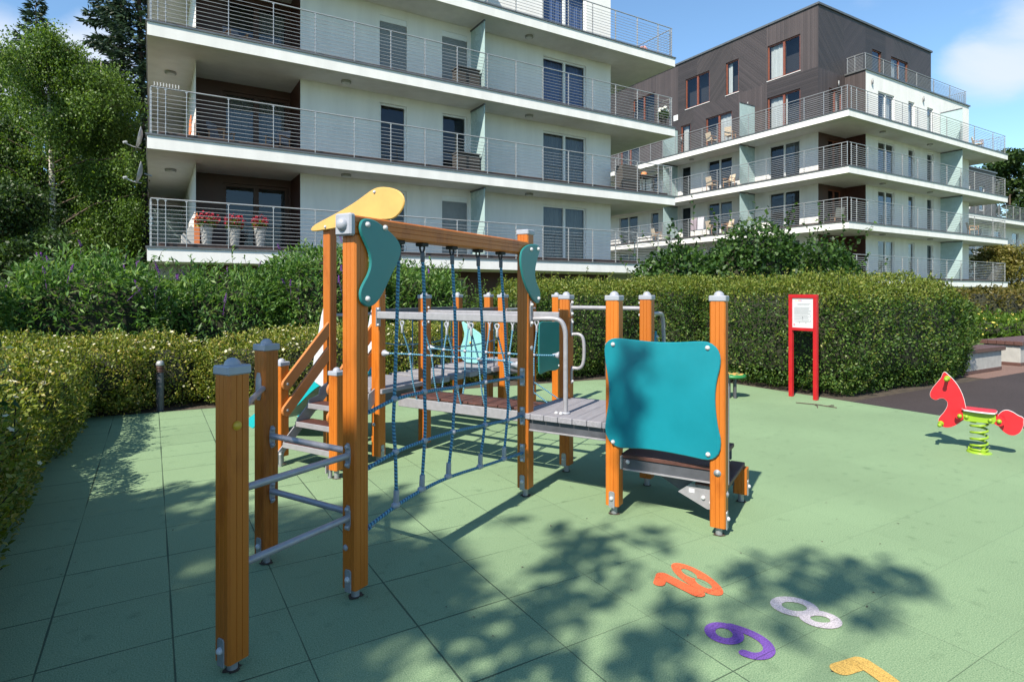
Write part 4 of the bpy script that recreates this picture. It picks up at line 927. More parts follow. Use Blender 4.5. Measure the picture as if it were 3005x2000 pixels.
def flower_pot(loc, label, seed, h=.52, spread=.26):
    o = empty('flower_pot', loc); tag(o, label, 'flower pot', 'white flower pots on the lowest balcony'); rng = np.random.default_rng(seed)
    mb = MB(); mb.lathe([(.115, 0), (.12, .01), (.165, h - .02), (.175, h - .01), (.175, h), (.15, h), (.14, h - .06)], (0, 0, 0), seg=20)
    for k in range(6):
        z = .05 + k * .08; r = .118 + .052 * z / h + .006; mb.tube([(r * math.cos(a), r * math.sin(a), z + .05 * math.sin((a + PI * .9) * 1.1)) for a in [-2.8 + j * .25 for j in range(10)]], .007, 4)
    mb.build('pot', M['pot_white'], o)
    g = unit(rng.normal(size=(700, 3))) * (rng.uniform(0, 1, (700, 1)) ** .4) * np.array([spread, spread, .16]) + np.array([0, 0, h + .09])
    leaf_mesh('foliage', g, rng.normal(size=g.shape) + np.array([0, 0, .2]), .06, .035, rng, M['leaf_fern'], o)
    g = unit(rng.normal(size=(260, 3))); g[:, 2] = np.abs(g[:, 2]); g = g * np.array([spread * 1.05, spread * 1.05, .2]) + np.array([0, 0, h + .11])
    mb = MB()
    for p in g:
        q = Vector(p) * float(rng.uniform(.8, 1.15)); q.z = max(q.z, h); n_ = Vector(rng.normal(size=3)) + Vector((0, -.5, .8)); n_.normalize(); u_ = n_.cross(Vector((.3, .2, .9))).normalized(); w_ = n_.cross(u_); sz = float(rng.uniform(.018, .042))
        mb.add([q + u_ * sz, q + w_ * sz + n_ * .01, q - u_ * sz, q - w_ * sz * .7 - n_ * .01, q - n_ * .02], [(0, 1, 4), (1, 2, 4), (2, 3, 4), (3, 0, 4)])
    tag(mb.build('flowers', M['petal_red'], o, normals=False), kind='stuff')
flower_pot((1.33, 18.75, 2.98), 'white flower pot with a wide bunch of red flowers, leftmost of three', 1, .52, .30)
flower_pot((2.04, 18.75, 2.98), 'white flower pot with sparse straggly red flowers between two fuller ones', 2, .50, .24)
flower_pot((2.73, 18.75, 2.98), 'white flower pot with a small red bunch, rightmost of three', 3, .52, .20)
def house_block(x, w, h, mat, label):
    mb = MB(); mb.slab([(x - w / 2, 0), (x + w / 2, 0), (x + w / 2, h * .78), (x, h), (x - w / 2, h * .78)], lambda p, q, t: (p, 19.0 + t, 2.98 + q), .12, bev=.008); tag(mb.build('toy_house', M[mat]), label, 'ornament', 'house shaped ornaments on the lowest balcony')
house_block(.78, .14, .32, 'pot_white', 'tiny white house shaped ornament on the lowest balcony'); house_block(.95, .17, .56, 'pot_white', 'white house shaped ornament next to the orange one'); house_block(1.10, .15, .92, 'terracotta', 'tall orange house shaped ornament beside the leftmost flower pot')
mb = MB(); mb.slab([(0, 0), (.42, 0), (0, .62)], lambda p, q, t: (1.22 + p, 20.6 + t, 5.93 + q), .05); tag(mb.build('wedge_panel', M['terracotta']), 'orange triangular panel standing in the left loggia', 'panel')
mb = MB(); mb.bbox(.55, 1.0, 19.6, 20.2, 6.15, 6.19); mb.tube([(.6, 19.7, 5.93), (.6, 19.7, 6.15)], .02, 6); mb.tube([(.95, 20.1, 5.93), (.98, 20.15, 6.75)], .02, 6); mb.tube([(.95, 19.7, 5.93), (.95, 19.7, 6.15)], .02, 6); mb.tube([(.6, 20.1, 5.93), (.6, 20.1, 6.15)], .02, 6); mb.bbox(.97, 1.0, 19.6, 20.2, 6.3, 6.8); tag(mb.build('wooden_stool', M['terracotta']), 'reddish wooden chair on the left side balcony', 'chair')
def dish(z, label):
    o = empty('satellite_dish', (-.17, 18.75, z)); tag(o, label, 'satellite dish', 'satellite dishes on the balcony corner')
    mb = MB(); mb.lathe([(.30, .09), (.30, .085), (.22, .045), (.12, .015), (.01, 0), (.01, -.012), (.12, .003), (.22, .033), (.305, .08), (.305, .092)], (-.05, 0, 0), (-.97, -.02, .2), 24); mb.build('reflector', M['dish_grey'], o)
    mb = MB(); mb.tube([(-.06, 0, -.26), (-.25, -.06, -.25), (-.47, -.12, -.17)], .014, 6); mb.lathe([(.03, 0), (.035, .08), (.02, .1)], (-.47, -.12, -.18), (.9, .25, .3), 10); mb.build('receiver_arm', M['dish_grey'], o)
    mb = MB(); mb.tube([(0, 0, 0), (.18, 0, -.05)], .022, 6); mb.build('bracket', M['galvanised'], o)
dish(5.75, 'upper grey satellite dish at the left end of the second balcony slab'); dish(4.82, 'lower grey satellite dish under the second balcony slab')
mb = MB()
for k in range(9): mb.box(.05 + k * .07, .075 + k * .07, 18.27, 18.33, 7.09, 7.19)
tag(mb.build('clothes_pegs', M['pot_white']), 'row of white clothes pegs on the left end of the second railing', 'clothes pegs', kind='stuff')
def table(loc, mat, top, label):
    o = empty('balcony_table', loc); tag(o, label, 'table')
    mb = MB(); mb.bbox(-.4, .4, -.3, .3, .68, .72); mb.build('tabletop', M[mat], o)
    for sx in (-1, 1):
        for sy in (-1, 1): mb = MB(); mb.tube([(sx * .34, sy * .25, 0), (sx * .34, sy * .25, .68)], .02, 6); mb.build('leg', M[mat], o)
table((18.2, 18.95, 5.93), 'dark_wicker', None, 'dark table at the right end of the second balcony')
mb = MB(); mb.lathe([(.02, 0), (.11, .02), (.15, .10), (.12, .18), (.05, .21), (.012, .2), (.012, .27)], (18.2, 18.95, 6.65)); tag(mb.build('pumpkin', M['pumpkin']), 'pale orange pumpkin on the dark balcony table', 'pumpkin')
o = empty('grill_cabinet', (17.2, 18.9, 5.93)); tag(o, 'dark grey covered cabinet at the right end of the second balcony', 'cabinet'); mb = MB(); mb.bbox(-.5, .5, -.25, .25, 0, .85, .02); mb.build('body', M['dark_wicker'], o); mb = MB(); mb.slab([(-.5, .86), (.5, .86), (.42, 1.05), (-.42, 1.05)], lambda p, q, t: (p, -.2 + t, q), .4); mb.build('lid', M['dark_wicker'], o)
o = empty('potted_hydrangea', (19.0, 18.6, 8.9)); tag(o, 'potted white hydrangea at the right end of the third balcony', 'potted plant'); rng = np.random.default_rng(8)
mb = MB(); mb.lathe([(.11, 0), (.15, .26), (.16, .27), (.14, .27)], (0, 0, 0)); mb.build('pot', M['dark_wicker'], o)
g = unit(rng.normal(size=(400, 3))) * np.array([.22, .22, .2]) + np.array([0, 0, .45]); leaf_mesh('foliage', g, rng.normal(size=g.shape), .08, .05, rng, M['leaf_dark'], o)
mb = MB()
for k in range(7):
    a = k * .9; c = (.15 * math.cos(a), .15 * math.sin(a), .6 + .06 * (k % 3)); mb.lathe([(.02, -.06), (.08, -.03), (.09, .02), (.05, .06), (.01, .07)], c, seg=9, smooth=False)
mb.build('flowers', M['petal_white'], o)
def cushion(loc, label):
    mb = MB(); mb.lathe([(.05, 0), (.2, .03), (.22, .12), (.12, .26), (.03, .3)], loc); tag(mb.build('cushion', M['pink']), label, 'cushion', 'pink cushions on the upper balconies')
cushion((18.0, 18.8, 11.9), 'pink cushion on the top balcony of the front building'); cushion((33.6, 19.2, 11.6), 'pink cushion in the dark clad corner of the right building')
for y, mat, lb in ((28.35, 'towel_grey', 'grey towel hanging over the railing of the right building'), (27.75, 'towel_white', 'white towel hanging over the railing of the right building')):
    mb = MB(); vs = []
    for k in range(9):
        yy = y - .27 + .54 * k / 8; dx = .012 * math.sin(k * 1.7)
        vs += [(31.84 + dx, yy, 5.95), (31.865 + dx * .5, yy, 6.6), (31.9, yy, 6.80), (31.94 + dx, yy, 6.6), (31.955 + dx, yy, 6.1)]
    mb.add(vs, [(5 * k + j, 5 * k + 5 + j, 5 * k + 6 + j, 5 * k + 1 + j) for k in range(8) for j in range(4)], 0, True); tag(mb.build('towel', M[mat], normals=False), lb, 'towel', 'towels on the railing')
# ------------------------------------------------------------------ climbing frame
# local axes: a runs along the rope net, b to the left of it, origin at the foot of the net's left post
ang = math.atan2(.466, .885)
pf = empty('climbing_frame', (.923, 3.114, 0), ang)
tag(pf, 'orange timber climbing frame with rope net, teal panels, rope bridge and stairs', 'climbing frame')
HW = .05
def prof():
    """post section: eased square with two grooves on each side"""
    side = [(-HW + .009, -HW), (-.0145, -HW), (-.013, -HW + .0028), (-.0115, -HW), (.0115, -HW), (.013, -HW + .0028), (.0145, -HW), (HW - .009, -HW)]
    out = []
    for k in range(4):
        c, s_ = math.cos(k * PI / 2), math.sin(k * PI / 2); out += [(x * c - y * s_, x * s_ + y * c) for x, y in side]
    return out
PR = prof()
BOLT = {}
def bolt(parent, p, axis, r=.015, h=.013, mat='white_bolt', loc=None):
    ax = Vector(axis).normalized(); key = (tuple(round(c, 2) for c in ax), r, h, mat)
    if key not in BOLT:
        m = MB(); m.lathe([(r * 1.05, 0), (r * 1.05, h * .35)], (0, 0, 0), ax, 12); m.dome(tuple(ax * h * .35), ax, r * .95, h * .9)
        q = m.build('bolt', M[mat]); BOLT[key] = q.data; bpy.data.objects.remove(q)
    o = link('bolt', BOLT[key], parent); o.location = p; return o
POSTS = {}
def post(a, b, z1, z0=.065, cap=True, foot=True, plate=None, capmat='grey_plastic', dome=True):
    mb = MB(); n = len(PR); c = .006
    vs = [(x, y, z0) for x, y in PR] + [(x, y, z1) for x, y in PR]
    mb.add(vs, [(i, (i + 1) % n, n + (i + 1) % n, n + i) for i in range(n)]); mb.add(vs[:n], [list(range(n - 1, -1, -1))]); mb.add(vs[n:], [list(range(n))])
    o = mb.build('post', M['glazed_timber'], pf, (a, b, 0)); POSTS[(a, b)] = o
    if cap:
        m = MB(); m.bbox(-.0555, .0555, -.0555, .0555, z1 - .008, z1 + .032, .006)
        if dome: m.dome((0, 0, z1 + .0315), (0, 0, 1), .034, .031)
        m.build('post_cap', M[capmat], o)
    if foot:
        m = MB(); m.lathe([(.022, .0), (.022, z0 + .01)], (0, 0, 0), seg=12); m.build('post_foot', M['galvanised'], o); m = MB(); rg = random.Random(int((a * 7 + b * 13) * 100)); m.add([(.0, .0, .006)] + [(math.cos(k * PI / 8) * (.026 + .022 * rg.random()), math.sin(k * PI / 8) * (.026 + .022 * rg.random()), .003) for k in range(16)], [(0, 1 + k, 1 + (k + 1) % 16) for k in range(16)]); m.build('dirt', M['soil'], o)
    for d in (plate or []):   # steel foot plates with a bolt on the named sides
        ax = {'-a': (-1, 0), '+a': (1, 0), '-b': (0, -1), '+b': (0, 1)}[d]; t = (-ax[1], ax[0])
        m = MB()
        f = lambda p, q, w: (ax[0] * (HW + w) + t[0] * p, ax[1] * (HW + w) + t[1] * p, q)
        m.slab([(-.022, z0 - .012), (.022, z0 - .012), (.022, z0 + .095), (.014, z0 + .105), (-.014, z0 + .105), (-.022, z0 + .095)], f, .006, bev=.001); pl = m.build('foot_plate', M['galvanised'], o)
        bolt(pl, (ax[0] * (HW + .006), ax[1] * (HW + .006), z0 + .055), (ax[0], ax[1], 0))
    return o
def washer(parent, p, axis, r=.02):
    m = MB(); m.lathe([(r, 0), (r, .003), (r * .55, .0035), (r * .55, .009), (r * .2, .010)], p, axis, 14); return m.build('washer', M['galvanised'], parent)
fl = post(-.71, 0, 1.265, .05, plate=['-a'], capmat='grey_plastic')
bolt(fl, (-.012, -HW, 1.045), (0, -1, 0), .019, .014, 'yellow_bolt')
l2 = post(.01, .745, 1.27, .06, plate=['-a'])
n1 = post(0, 0, 1.905, .055, cap=False, plate=['-a'])
bolt(n1, (-.05, .02, .27), (-1, 0, 0), .016, .008, 'grey_steel')
n2 = post(1.82, 0, 2.07, .07, plate=['-a'], dome=False)
q1 = post(1.82, -.745, 1.555, .07, plate=['-a']); q2 = post(1.82, -1.48, 1.555, .06, plate=['-b'])
washer(q2, (-.05, 0, .42), (-1, 0, 0), .024); bolt(q2, (0.0, HW, .2), (0, 1, 0))
washer(q2, (.015, -HW, .27), (0, -1, 0), .022)
c1 = post(2.565, 0, 1.555, .07, plate=['-a']); r1 = post(2.565, -.745, 1.555, .07)
r2 = post(2.56, -1.49, .262, .07, cap=False, plate=['-b'])
t2 = post(1.93, 1.675, 2.42, .06, cap=False, plate=['-b']); t1 = post(1.95, 2.36, 2.27, .06, cap=False)
t3 = post(2.55, 1.62, 1.555, .06); t4 = post(2.66, 2.36, 1.555, .06)
s1 = post(1.36, 1.62, .90, .08); s2 = post(1.40, 2.40, .93, .08)
f1 = post(4.10, 2.33, 1.555, .06); f2 = post(4.06, 1.60, 1.555, .06); f3 = post(4.85, 2.33, 1.555, .06); f4 = post(4.80, 1.60, 1.555, .06); f5 = post(5.20, 1.42, 1.555, .06)
washer(t2, (-.05, .01, .36), (-1, 0, 0), .018)
# cross beam above the net, capped at its near end
mb = MB(); vs = [(x0, y, 1.957 + z) for x0 in (-.06, 1.77) for y, z in PR]; n = len(PR)
mb.add(vs, [(i, (i + 1) % n, n + (i + 1) % n, n + i) for i in range(n)]); mb.add(vs[:n], [list(range(n))]); mb.add(vs[n:], [list(range(n))])
beam = mb.build('cross_beam', M['glazed_timber'], pf)
mb = MB(); mb.bbox(-.092, -.052, -.058, .058, 1.899, 2.015, .009); mb.dome((-.091, 0, 1.957), (-1, 0, 0), .036, .030); mb.build('beam_cap', M['grey_plastic'], beam)
# curved wing boards
W1 = [(-.036, 1.955), (-.015, 1.988), (.03, 1.998), (.085, 1.99), (.151, 1.963), (.225, 1.925), (.275, 1.885), (.287, 1.84), (.262, 1.78), (.22, 1.723), (.16, 1.63), (.12, 1.578), (.085, 1.546), (.04, 1.528), (0, 1.535), (-.03, 1.562), (-.036, 1.612), (-.01, 1.655), (.025, 1.70), (.046, 1.755), (.035, 1.815), (.0, 1.87), (-.03, 1.915)]
W2 = [(1.635, 1.915), (1.675, 1.95), (1.74, 1.978), (1.82, 1.99), (1.90, 1.99), (1.94, 1.978), (1.945, 1.95), (1.91, 1.90), (1.875, 1.83), (1.857, 1.776), (1.862, 1.725), (1.895, 1.675), (1.935, 1.635), (1.95, 1.59), (1.94, 1.54), (1.905, 1.518), (1.86, 1.53), (1.80, 1.567), (1.74, 1.62), (1.69, 1.68), (1.65, 1.755), (1.625, 1.84)]
def board(name, outline, fn, t, mat, bolts=(), ax=(0, -1, 0), smooth=2, bev=.006, w_out=None, bm='white_bolt'):
    mb = MB(); mb.slab(chaikin(outline, smooth), fn, t, bev=bev); o = mb.build(name, M[mat], pf)
    for p, q in bolts: bolt(o, fn(p, q, t if w_out is None else w_out), ax, mat=bm)
    return o
fb = lambda b0: (lambda p, q, w: (p, b0 - w, q))
fa = lambda a0: (lambda p, q, w: (a0 - w, p, q))
board('wing_board', W1, fb(-.0515), .018, 'green_teal_panel', [(.018, 1.962), (.15, 1.958), (.018, 1.572)])
board('wing_board', W2, fb(-.0515), .018, 'green_teal_panel', [(1.79, 1.945), (1.905, 1.955), (1.91, 1.56)])
TP = [(-.692, 1.179), (-.70, 1.235), (-.735, 1.27), (-.785, 1.283), (-.895, 1.276), (-1.059, 1.265), (-1.216, 1.269), (-1.368, 1.284), (-1.435, 1.28), (-1.485, 1.24), (-1.504, 1.188), (-1.502, 1.124), (-1.478, 1.027), (-1.468, .93), (-1.473, .824), (-1.488, .719), (-1.507, .646), (-1.50, .56), (-1.462, .512), (-1.41, .497), (-1.304, .507), (-1.15, .516), (-1.013, .518), (-.871, .506), (-.80, .497), (-.735, .53), (-.696, .602), (-.705, .698), (-.727, .817), (-.73, .935), (-.711, 1.051)]
board('teal_panel', TP, fa(1.7685), .018, 'teal_panel', [(-.762, 1.236), (-1.422, 1.242), (-.762, .538), (-1.425, .540)], (-1, 0, 0), 1)
YR = [(2.545, 2.25), (2.515, 2.285), (2.40, 2.325), (2.125, 2.406), (1.912, 2.483), (1.80, 2.535), (1.70, 2.58), (1.62, 2.597), (1.52, 2.592), (1.403, 2.563), (1.325, 2.52), (1.286, 2.455), (1.300, 2.39), (1.345, 2.335), (1.41, 2.293), (1.48, 2.283), (1.60, 2.29), (1.80, 2.285), (2.077, 2.25), (2.397, 2.23), (2.515, 2.228)]
board('roof_board', YR, fa(1.8785), .022, 'yellow_panel', [(1.655, 2.555), (2.32, 2.265)], (-1, 0, 0), 1, .008)
# ladder bars and their bracket plates
def bar(name, p, q, r=.017, mat='grey_steel'): m = MB(); m.tube([p, q], r, 12); return m.build(name, M[mat], pf)
def bracket(parent, a, b, z, ax, h=.13, w=.036, mat='grey_steel', nb=2, boltmat='grey_steel'):
    t = (-ax[1], ax[0]); m = MB()
    m.slab(chaikin([(-w / 2, z - h / 2), (w / 2, z - h / 2), (w / 2, z + h / 2), (-w / 2, z + h / 2)], 1), lambda p, q, k: (a + ax[0] * (HW + k) + t[0] * p, b + ax[1] * (HW + k) + t[1] * p, q), .006, bev=.001)
    o = m.build('bracket', M[mat], pf)
    for s in (-1, 1)[:nb]: bolt(o, (a + ax[0] * (HW + .006), b + ax[1] * (HW + .006), z + s * h * .36), (ax[0], ax[1], 0), .014, .014, boltmat)
    return o
for z in (.755, .43):
    bar('ladder_bar', (-.66, 0, z), (-.05, 0, z)); bracket(n1, 0, 0, z, (-1, 0)); bracket(fl, -.71, 0, z, (1, 0))
    bar('ladder_bar', (.008, .695, z + .005), (.002, .05, z + .005)); bracket(l2, .01, .745, z, (0, -1)); bracket(n1, 0, 0, z, (0, 1))
bar('ladder_bar', (-.69, .05, 1.045), (-.03, .72, 1.045), .016); bracket(l2, .01, .745, 1.055, (-1, 0), .16, .05, nb=1)
bolt(l2, (-.0502, -.008, 1.01), (-1, 0, 0), .014, .012, 'yellow_bolt')
# rope net
RR = .0100
net = empty('rope_net'); net.parent = pf
def rope(parent, pts, r=RR, n=3, name='rope'):
    m = MB(); m.tube(chaikin([tuple(p) for p in pts], n, False), r, 8); return m.build(name, M['blue_rope'], parent, normals=False)
H = {0: [(.05, .955), (.12, .962), (.286, 1.000), (.54, 1.006), (.857, .990), (1.20, .979), (1.52, .965), (1.77, .945)],
     1: [(.05, .655), (.12, .662), (.296, .698), (.545, .710), (.825, .708), (1.205, .678), (1.525, .651), (1.77, .640)],
     2: [(.05, .330), (.12, .342), (.306, .387), (.526, .415), (.785, .424), (1.15, .395), (1.48, .369), (1.77, .350)]}
V = [[(.335, 1.83), (.315, 1.5), (.286, 1.000), (.275, .86), (.296, .698), (.306, .44)], [(.548, 1.83), (.557, 1.5), (.54, 1.006), (.55, .85), (.545, .71), (.528, .47)],
     [(.848, 1.83), (.86, 1.4), (.857, .990), (.83, .84), (.825, .708), (.787, .48)], [(1.15, 1.83), (1.175, 1.4), (1.20, .979), (1.215, .83), (1.205, .678), (1.155, .45)], [(1.446, 1.83), (1.49, 1.4), (1.52, .965), (1.54, .80), (1.525, .651), (1.482, .425)]]
bulge = lambda a, z: -.03 * math.sin(PI * min(1, max(0, a / 1.8))) * math.sin(PI * min(1, z / 1.9))
for k, h in H.items():
    rope(net, [(a, bulge(a, z), z) for a, z in h], .0108)
    for a, z, s in ((.05, h[0][1], 1), (1.77, h[-1][1], -1)):
        m = MB(); m.tube([(a + s * .03, 0, z), (a + s * .085, bulge(a, z) * .3, z + .004)], .0125, 8); m.build('ferrule', M['galvanised'], net)
        lp = [(a + s * .005 + s * .026 * (1 - math.cos(t)), .020 * math.sin(t), z) for t in [j * PI / 8 for j in range(17)]]; m = MB(); m.tube(lp, .006, 6); m.build('eyelet', M['blue_rope'], net, normals=False)
        m = MB(); m.tube([(a - s * .01, -.018, z + .045), (a - s * .0, -.018, z - .045)], .006, 6); m.bbox(a - .003, a + .003, -.022, .022, z - .07, z + .07, .002); o = m.build('eye_plate', M['galvanised'], net)
        for dz in (-.055, .055): bolt(net, (a + s * .003, 0, z + dz), (s, 0, 0), .013, .013)
for v in V:
    rope(net, [(a, bulge(a, z), z) for a, z in v])
    for (a, z) in (v[2], v[4]): m = MB(); m.lathe([(.006, -.019), (.017, -.012), (.021, 0), (.017, .012), (.006, .019)], (a, bulge(a, z), z), (1, 0, .1), 10); m.build('rope_connector', M['grey_plastic'], net)
    a, z = v[-1]; m = MB(); m.lathe([(.016, .035), (.017, -.03), (.013, -.035)], (a, bulge(a, z), z), (.06, 0, 1), 10); m.lathe([(.008, -.03), (.018, -.02), (.02, 0), (.018, .02), (.008, .03)], (a - .004, bulge(a, z), z - .05), (1, 0, -.1), 10); m.build('rope_connector', M['grey_plastic'], net)
    a = v[0][0]; m = MB(); m.lathe([(.0125, 1.79), (.0135, 1.80), (.0135, 1.845), (.012, 1.85)], (a, -.004, 0), (0, 0, 1), 10); m.build('ferrule', M['dark_grey_steel'], net)
    m = MB()
    for s in (-1, 1): m.tube(chaikin([(a + s * .004, 0, 1.843), (a + s * .020, 0, 1.868), (a + s * .021, 0, 1.885), (a + s * .008, 0, 1.903)], 2, False), .0065, 6)
    m.build('eyelet', M['black_rubber'], net, normals=False); m = MB(); m.bbox(a - .03, a + .03, -.03, .03, 1.886, 1.908, .005); m.build('rope_mount', M['black_rubber'], net)
# decks
def deck(a0, a1, b0, b1, z, name, n, along='a', mat='grey_plank', t=.045, lead=None):
    o = None
    for k in range(n):
        m = MB()
        if along == 'a': w = (b1 - b0) / n; m.bbox(a0, a1, b0 + k * w + .002, b0 + (k + 1) * w - .002, z - t, z, .004)
        else: w = (a1 - a0) / n; m.bbox(a0 + k * w + .002, a0 + (k + 1) * w - .002, b0, b1, z - t, z, .004)
        m.build('plank', M[mat], lead)
d1 = empty('platform'); d1.parent = pf; deck(1.76, 2.62, -.79, .045, .665, 'platform', 7, 'a', lead=d1)
m = MB(); m.bbox(1.80, 2.58, -.74, 0, .535, .618, .004); m.build('platform_frame', M['dark_grey_steel'], d1); m = MB(); m.bbox(1.79, 1.80, -.72, 0, .525, .538, .002); m.build('frame_lip', M['grey_steel'], d1)
d2 = empty('platform'); d2.parent = pf; deck(1.90, 2.70, 1.60, 2.40, .695, 'platform', 7, 'a', lead=d2); m = MB(); m.bbox(1.93, 2.66, 1.64, 2.36, .56, .648, .004); m.build('platform_frame', M['dark_grey_steel'], d2)
d3 = empty('platform'); d3.parent = pf; deck(4.05, 4.9, 1.55, 2.38, .695, 'platform', 7, 'a', lead=d3); m = MB(); m.bbox(4.08, 4.85, 1.6, 2.33, .56, .648, .004); m.build('platform_frame', M['dark_grey_steel'], d3)
# low step platform under the teal panel, brown treads on grey beams
d4 = empty('step_platform'); d4.parent = pf; deck(1.83, 2.57, -1.44, -.79, .44, '', 3, 'b', 'brown_tread', .03, d4)
for a in (1.845, 2.50): m = MB(); m.bbox(a, a + .03, -1.43, -.795, .325, .408, .004); m.build('step_beam', M['dark_grey_steel'], d4)
m = MB(); m.bbox(1.838, 1.845, -1.43, -.795, .322, .334, .001); m.build('frame_lip', M['grey_steel'], d4)
m = MB(); m.bbox(1.80, 1.84, -.805, -.795, .335, .43, .002); pl = m.build('bracket', M['galvanised'], d4); bolt(d4, (1.84, -.84, .385), (-1, 0, 0))
deck(1.90, 2.60, -1.515, -1.30, .295, '', 2, 'a', 'brown_tread', .03, d4)
m = MB(); m.slab([(-1.185, .213), (-1.275, .283), (-1.43, .283), (-1.43, .13), (-1.385, .125)], lambda p, q, w: (1.90 + w, p, q), .008, bev=.001); st = m.build('stringer', M['grey_steel'], d4)
m = MB(); m.box(1.8985, 1.8995, -1.30, -1.262, .222, .25); m.build('sticker', M['paper_white'], st); bolt(st, (1.90, -1.36, .20), (-1, 0, 0)); m = MB(); m.slab([(-.85, .39), (-.95, .39), (-1.275, .283), (-1.185, .213)], lambda p, q, w: (1.95 + w, p, q), .02, bev=.001); m.build('stringer', M['dark_grey_steel'], d4)
m = MB(); m.slab([(-.85, .39), (-.95, .39), (-1.45, .25), (-1.45, .13), (-1.185, .18)], lambda p, q, w: (2.50 + w, p, q), .02, bev=.001); m.build('stringer', M['dark_grey_steel'], d4)
m = MB(); m.slab(chaikin([(1.885, .32), (1.99, .32), (1.99, 1.02), (1.97, 1.06), (1.91, 1.06), (1.885, 1.02)], 1), fb(-1.50), .014, bev=.004); gp = m.build('side_panel', M['dark_grey_steel'], d4); m = MB(); m.bbox(1.872, 1.884, -1.533, -1.495, .32, 1.0, .003); m.build('panel_edge', M['grey_steel'], gp)
# hoop handles and rails
def pipe(name, pts, r=.019, mat='grey_steel', n=3): m = MB(); m.tube(chaikin(pts, n, False), r, 12); return m.build(name, M[mat], pf)
hp = pipe('hoop_handle', [(1.86, -.05, 1.40), (1.87, -.17, 1.405), (1.90, -.27, 1.40), (1.912, -.308, 1.32), (1.912, -.308, 1.2), (1.912, -.308, .668)])
m = MB(); m.lathe([(.036, .668), (.036, .676), (.022, .678)], (1.912, -.308, 0)); m.build('flange', M['grey_plastic'], hp)
for db in (-.09, -.13): bolt(hp, (1.87 - db * .0, -.308 - db * .0 + .06 + (db + .09), .667), (0, 0, 1), .016, .014)
bracket(n2, 1.82, 0, 1.44, (0, -1), .2, .04, boltmat='white_bolt')
gh = pipe('grab_handle', [(2.575, -.05, 1.235), (2.58, -.13, 1.24), (2.585, -.165, 1.19), (2.585, -.165, .99), (2.58, -.13, .93), (2.575, -.05, .935)], .015); bracket(c1, 2.565, 0, 1.29, (0, -1), .15, .04, boltmat='white_bolt'); bracket(c1, 2.565, 0, .87, (0, -1), .15, .04, boltmat='white_bolt')
bar('guard_rail', (2.565, -.05, 1.475), (2.565, -.70, 1.475), .018); bracket(c1, 2.565, 0, 1.47, (0, -1), .14, .04, boltmat='white_bolt'); bracket(r1, 2.565, -.745, 1.47, (0, 1), .14, .04, boltmat='white_bolt')
washer(c1, (.012, -HW, 1.36), (0, -1, 0), .018); washer(n2, (.012, -HW, 1.17), (0, -1, 0), .02)
pipe('hoop_handle', [(2.62, -.76, 1.43), (2.78, -.78, 1.43), (2.88, -.78, 1.42), (2.92, -.78, 1.30), (2.96, -.78, .70)], .017)
bar('guard_rail', (4.15, 2.33, 1.36), (4.80, 2.33, 1.36), .016); bar('guard_rail', (4.05, 1.55, 1.40), (4.80, 1.55, 1.40), .016); bar('guard_rail', (1.96, 2.33, 1.38), (2.66, 2.36, 1.38), .016)
# slides
def slide(name, a0, a1, b0, dirb, L, z0, flip=False, white=True):
    """dirb: unit direction (da,db) of travel; a0..a1 lateral range measured across"""
    o = empty(name); o.parent = pf; da, db = dirb; ca, cb = -db, da
    f = lambda u, s, z: (b0[0] + da * u + ca * s, b0[1] + db * u + cb * s, z)
    path = chaikin([(0, z0), (.12, z0), (.55, z0 - .34), (.95, .24), (1.15, .15), (L, .13)], 3, False)
    m = MB(); n = len(path); w = (a1 - a0)
    vs = [f(u, a0 + .02, z) for u, z in path] + [f(u, a1 - .02, z) for u, z in path] + [f(u, a0 + .02, z - .012) for u, z in path] + [f(u, a1 - .02, z - .012) for u, z in path]
    m.add(vs, [(i, i + 1, n + i + 1, n + i) for i in range(n - 1)] + [(2 * n + i, 3 * n + i, 3 * n + i + 1, 2 * n + i + 1) for i in range(n - 1)], 0, True); m.build('slide_bed', M['galvanised'], o)
    for s in (a0, a1):
        m = MB(); up = [(u, z + .10) for u, z in path]; lo = [(u, z - .05) for u, z in reversed(path)]
        m.slab(up + [(L + .07, .19), (L + .07, .10)] + lo, lambda p, q, k: f(p, s - .009 + k, q), .018, bev=.003); sd = m.build('slide_side', M['cyan_panel'], o)
        if white:
            m = MB(); m.slab(chaikin([(.02, z0 - .06), (.17, z0 + .0), (.17, z0 + .15), (.10, z0 + .42), (.02, z0 + .76), (-.03, z0 + .76), (-.03, z0 - .06)], 1), lambda p, q, k: f(p, s - .009 + k + (.02 if s > 0 else -.02), q), .018, bev=.003); m.build('slide_cheek', M['paper_white'], o)
    return o
slide('slide', -.33, .33, (2.30, 2.44), (0, 1), 1.18, .70)
board('entry_board', [(2.72, .68), (2.98, .68), (2.98, .95), (2.90, 1.18), (2.86, 1.30), (2.82, 1.18), (2.74, .98)], fb(-.72), .018, 'teal_panel', [(2.86, 1.22)], (0, -1, 0), 1)
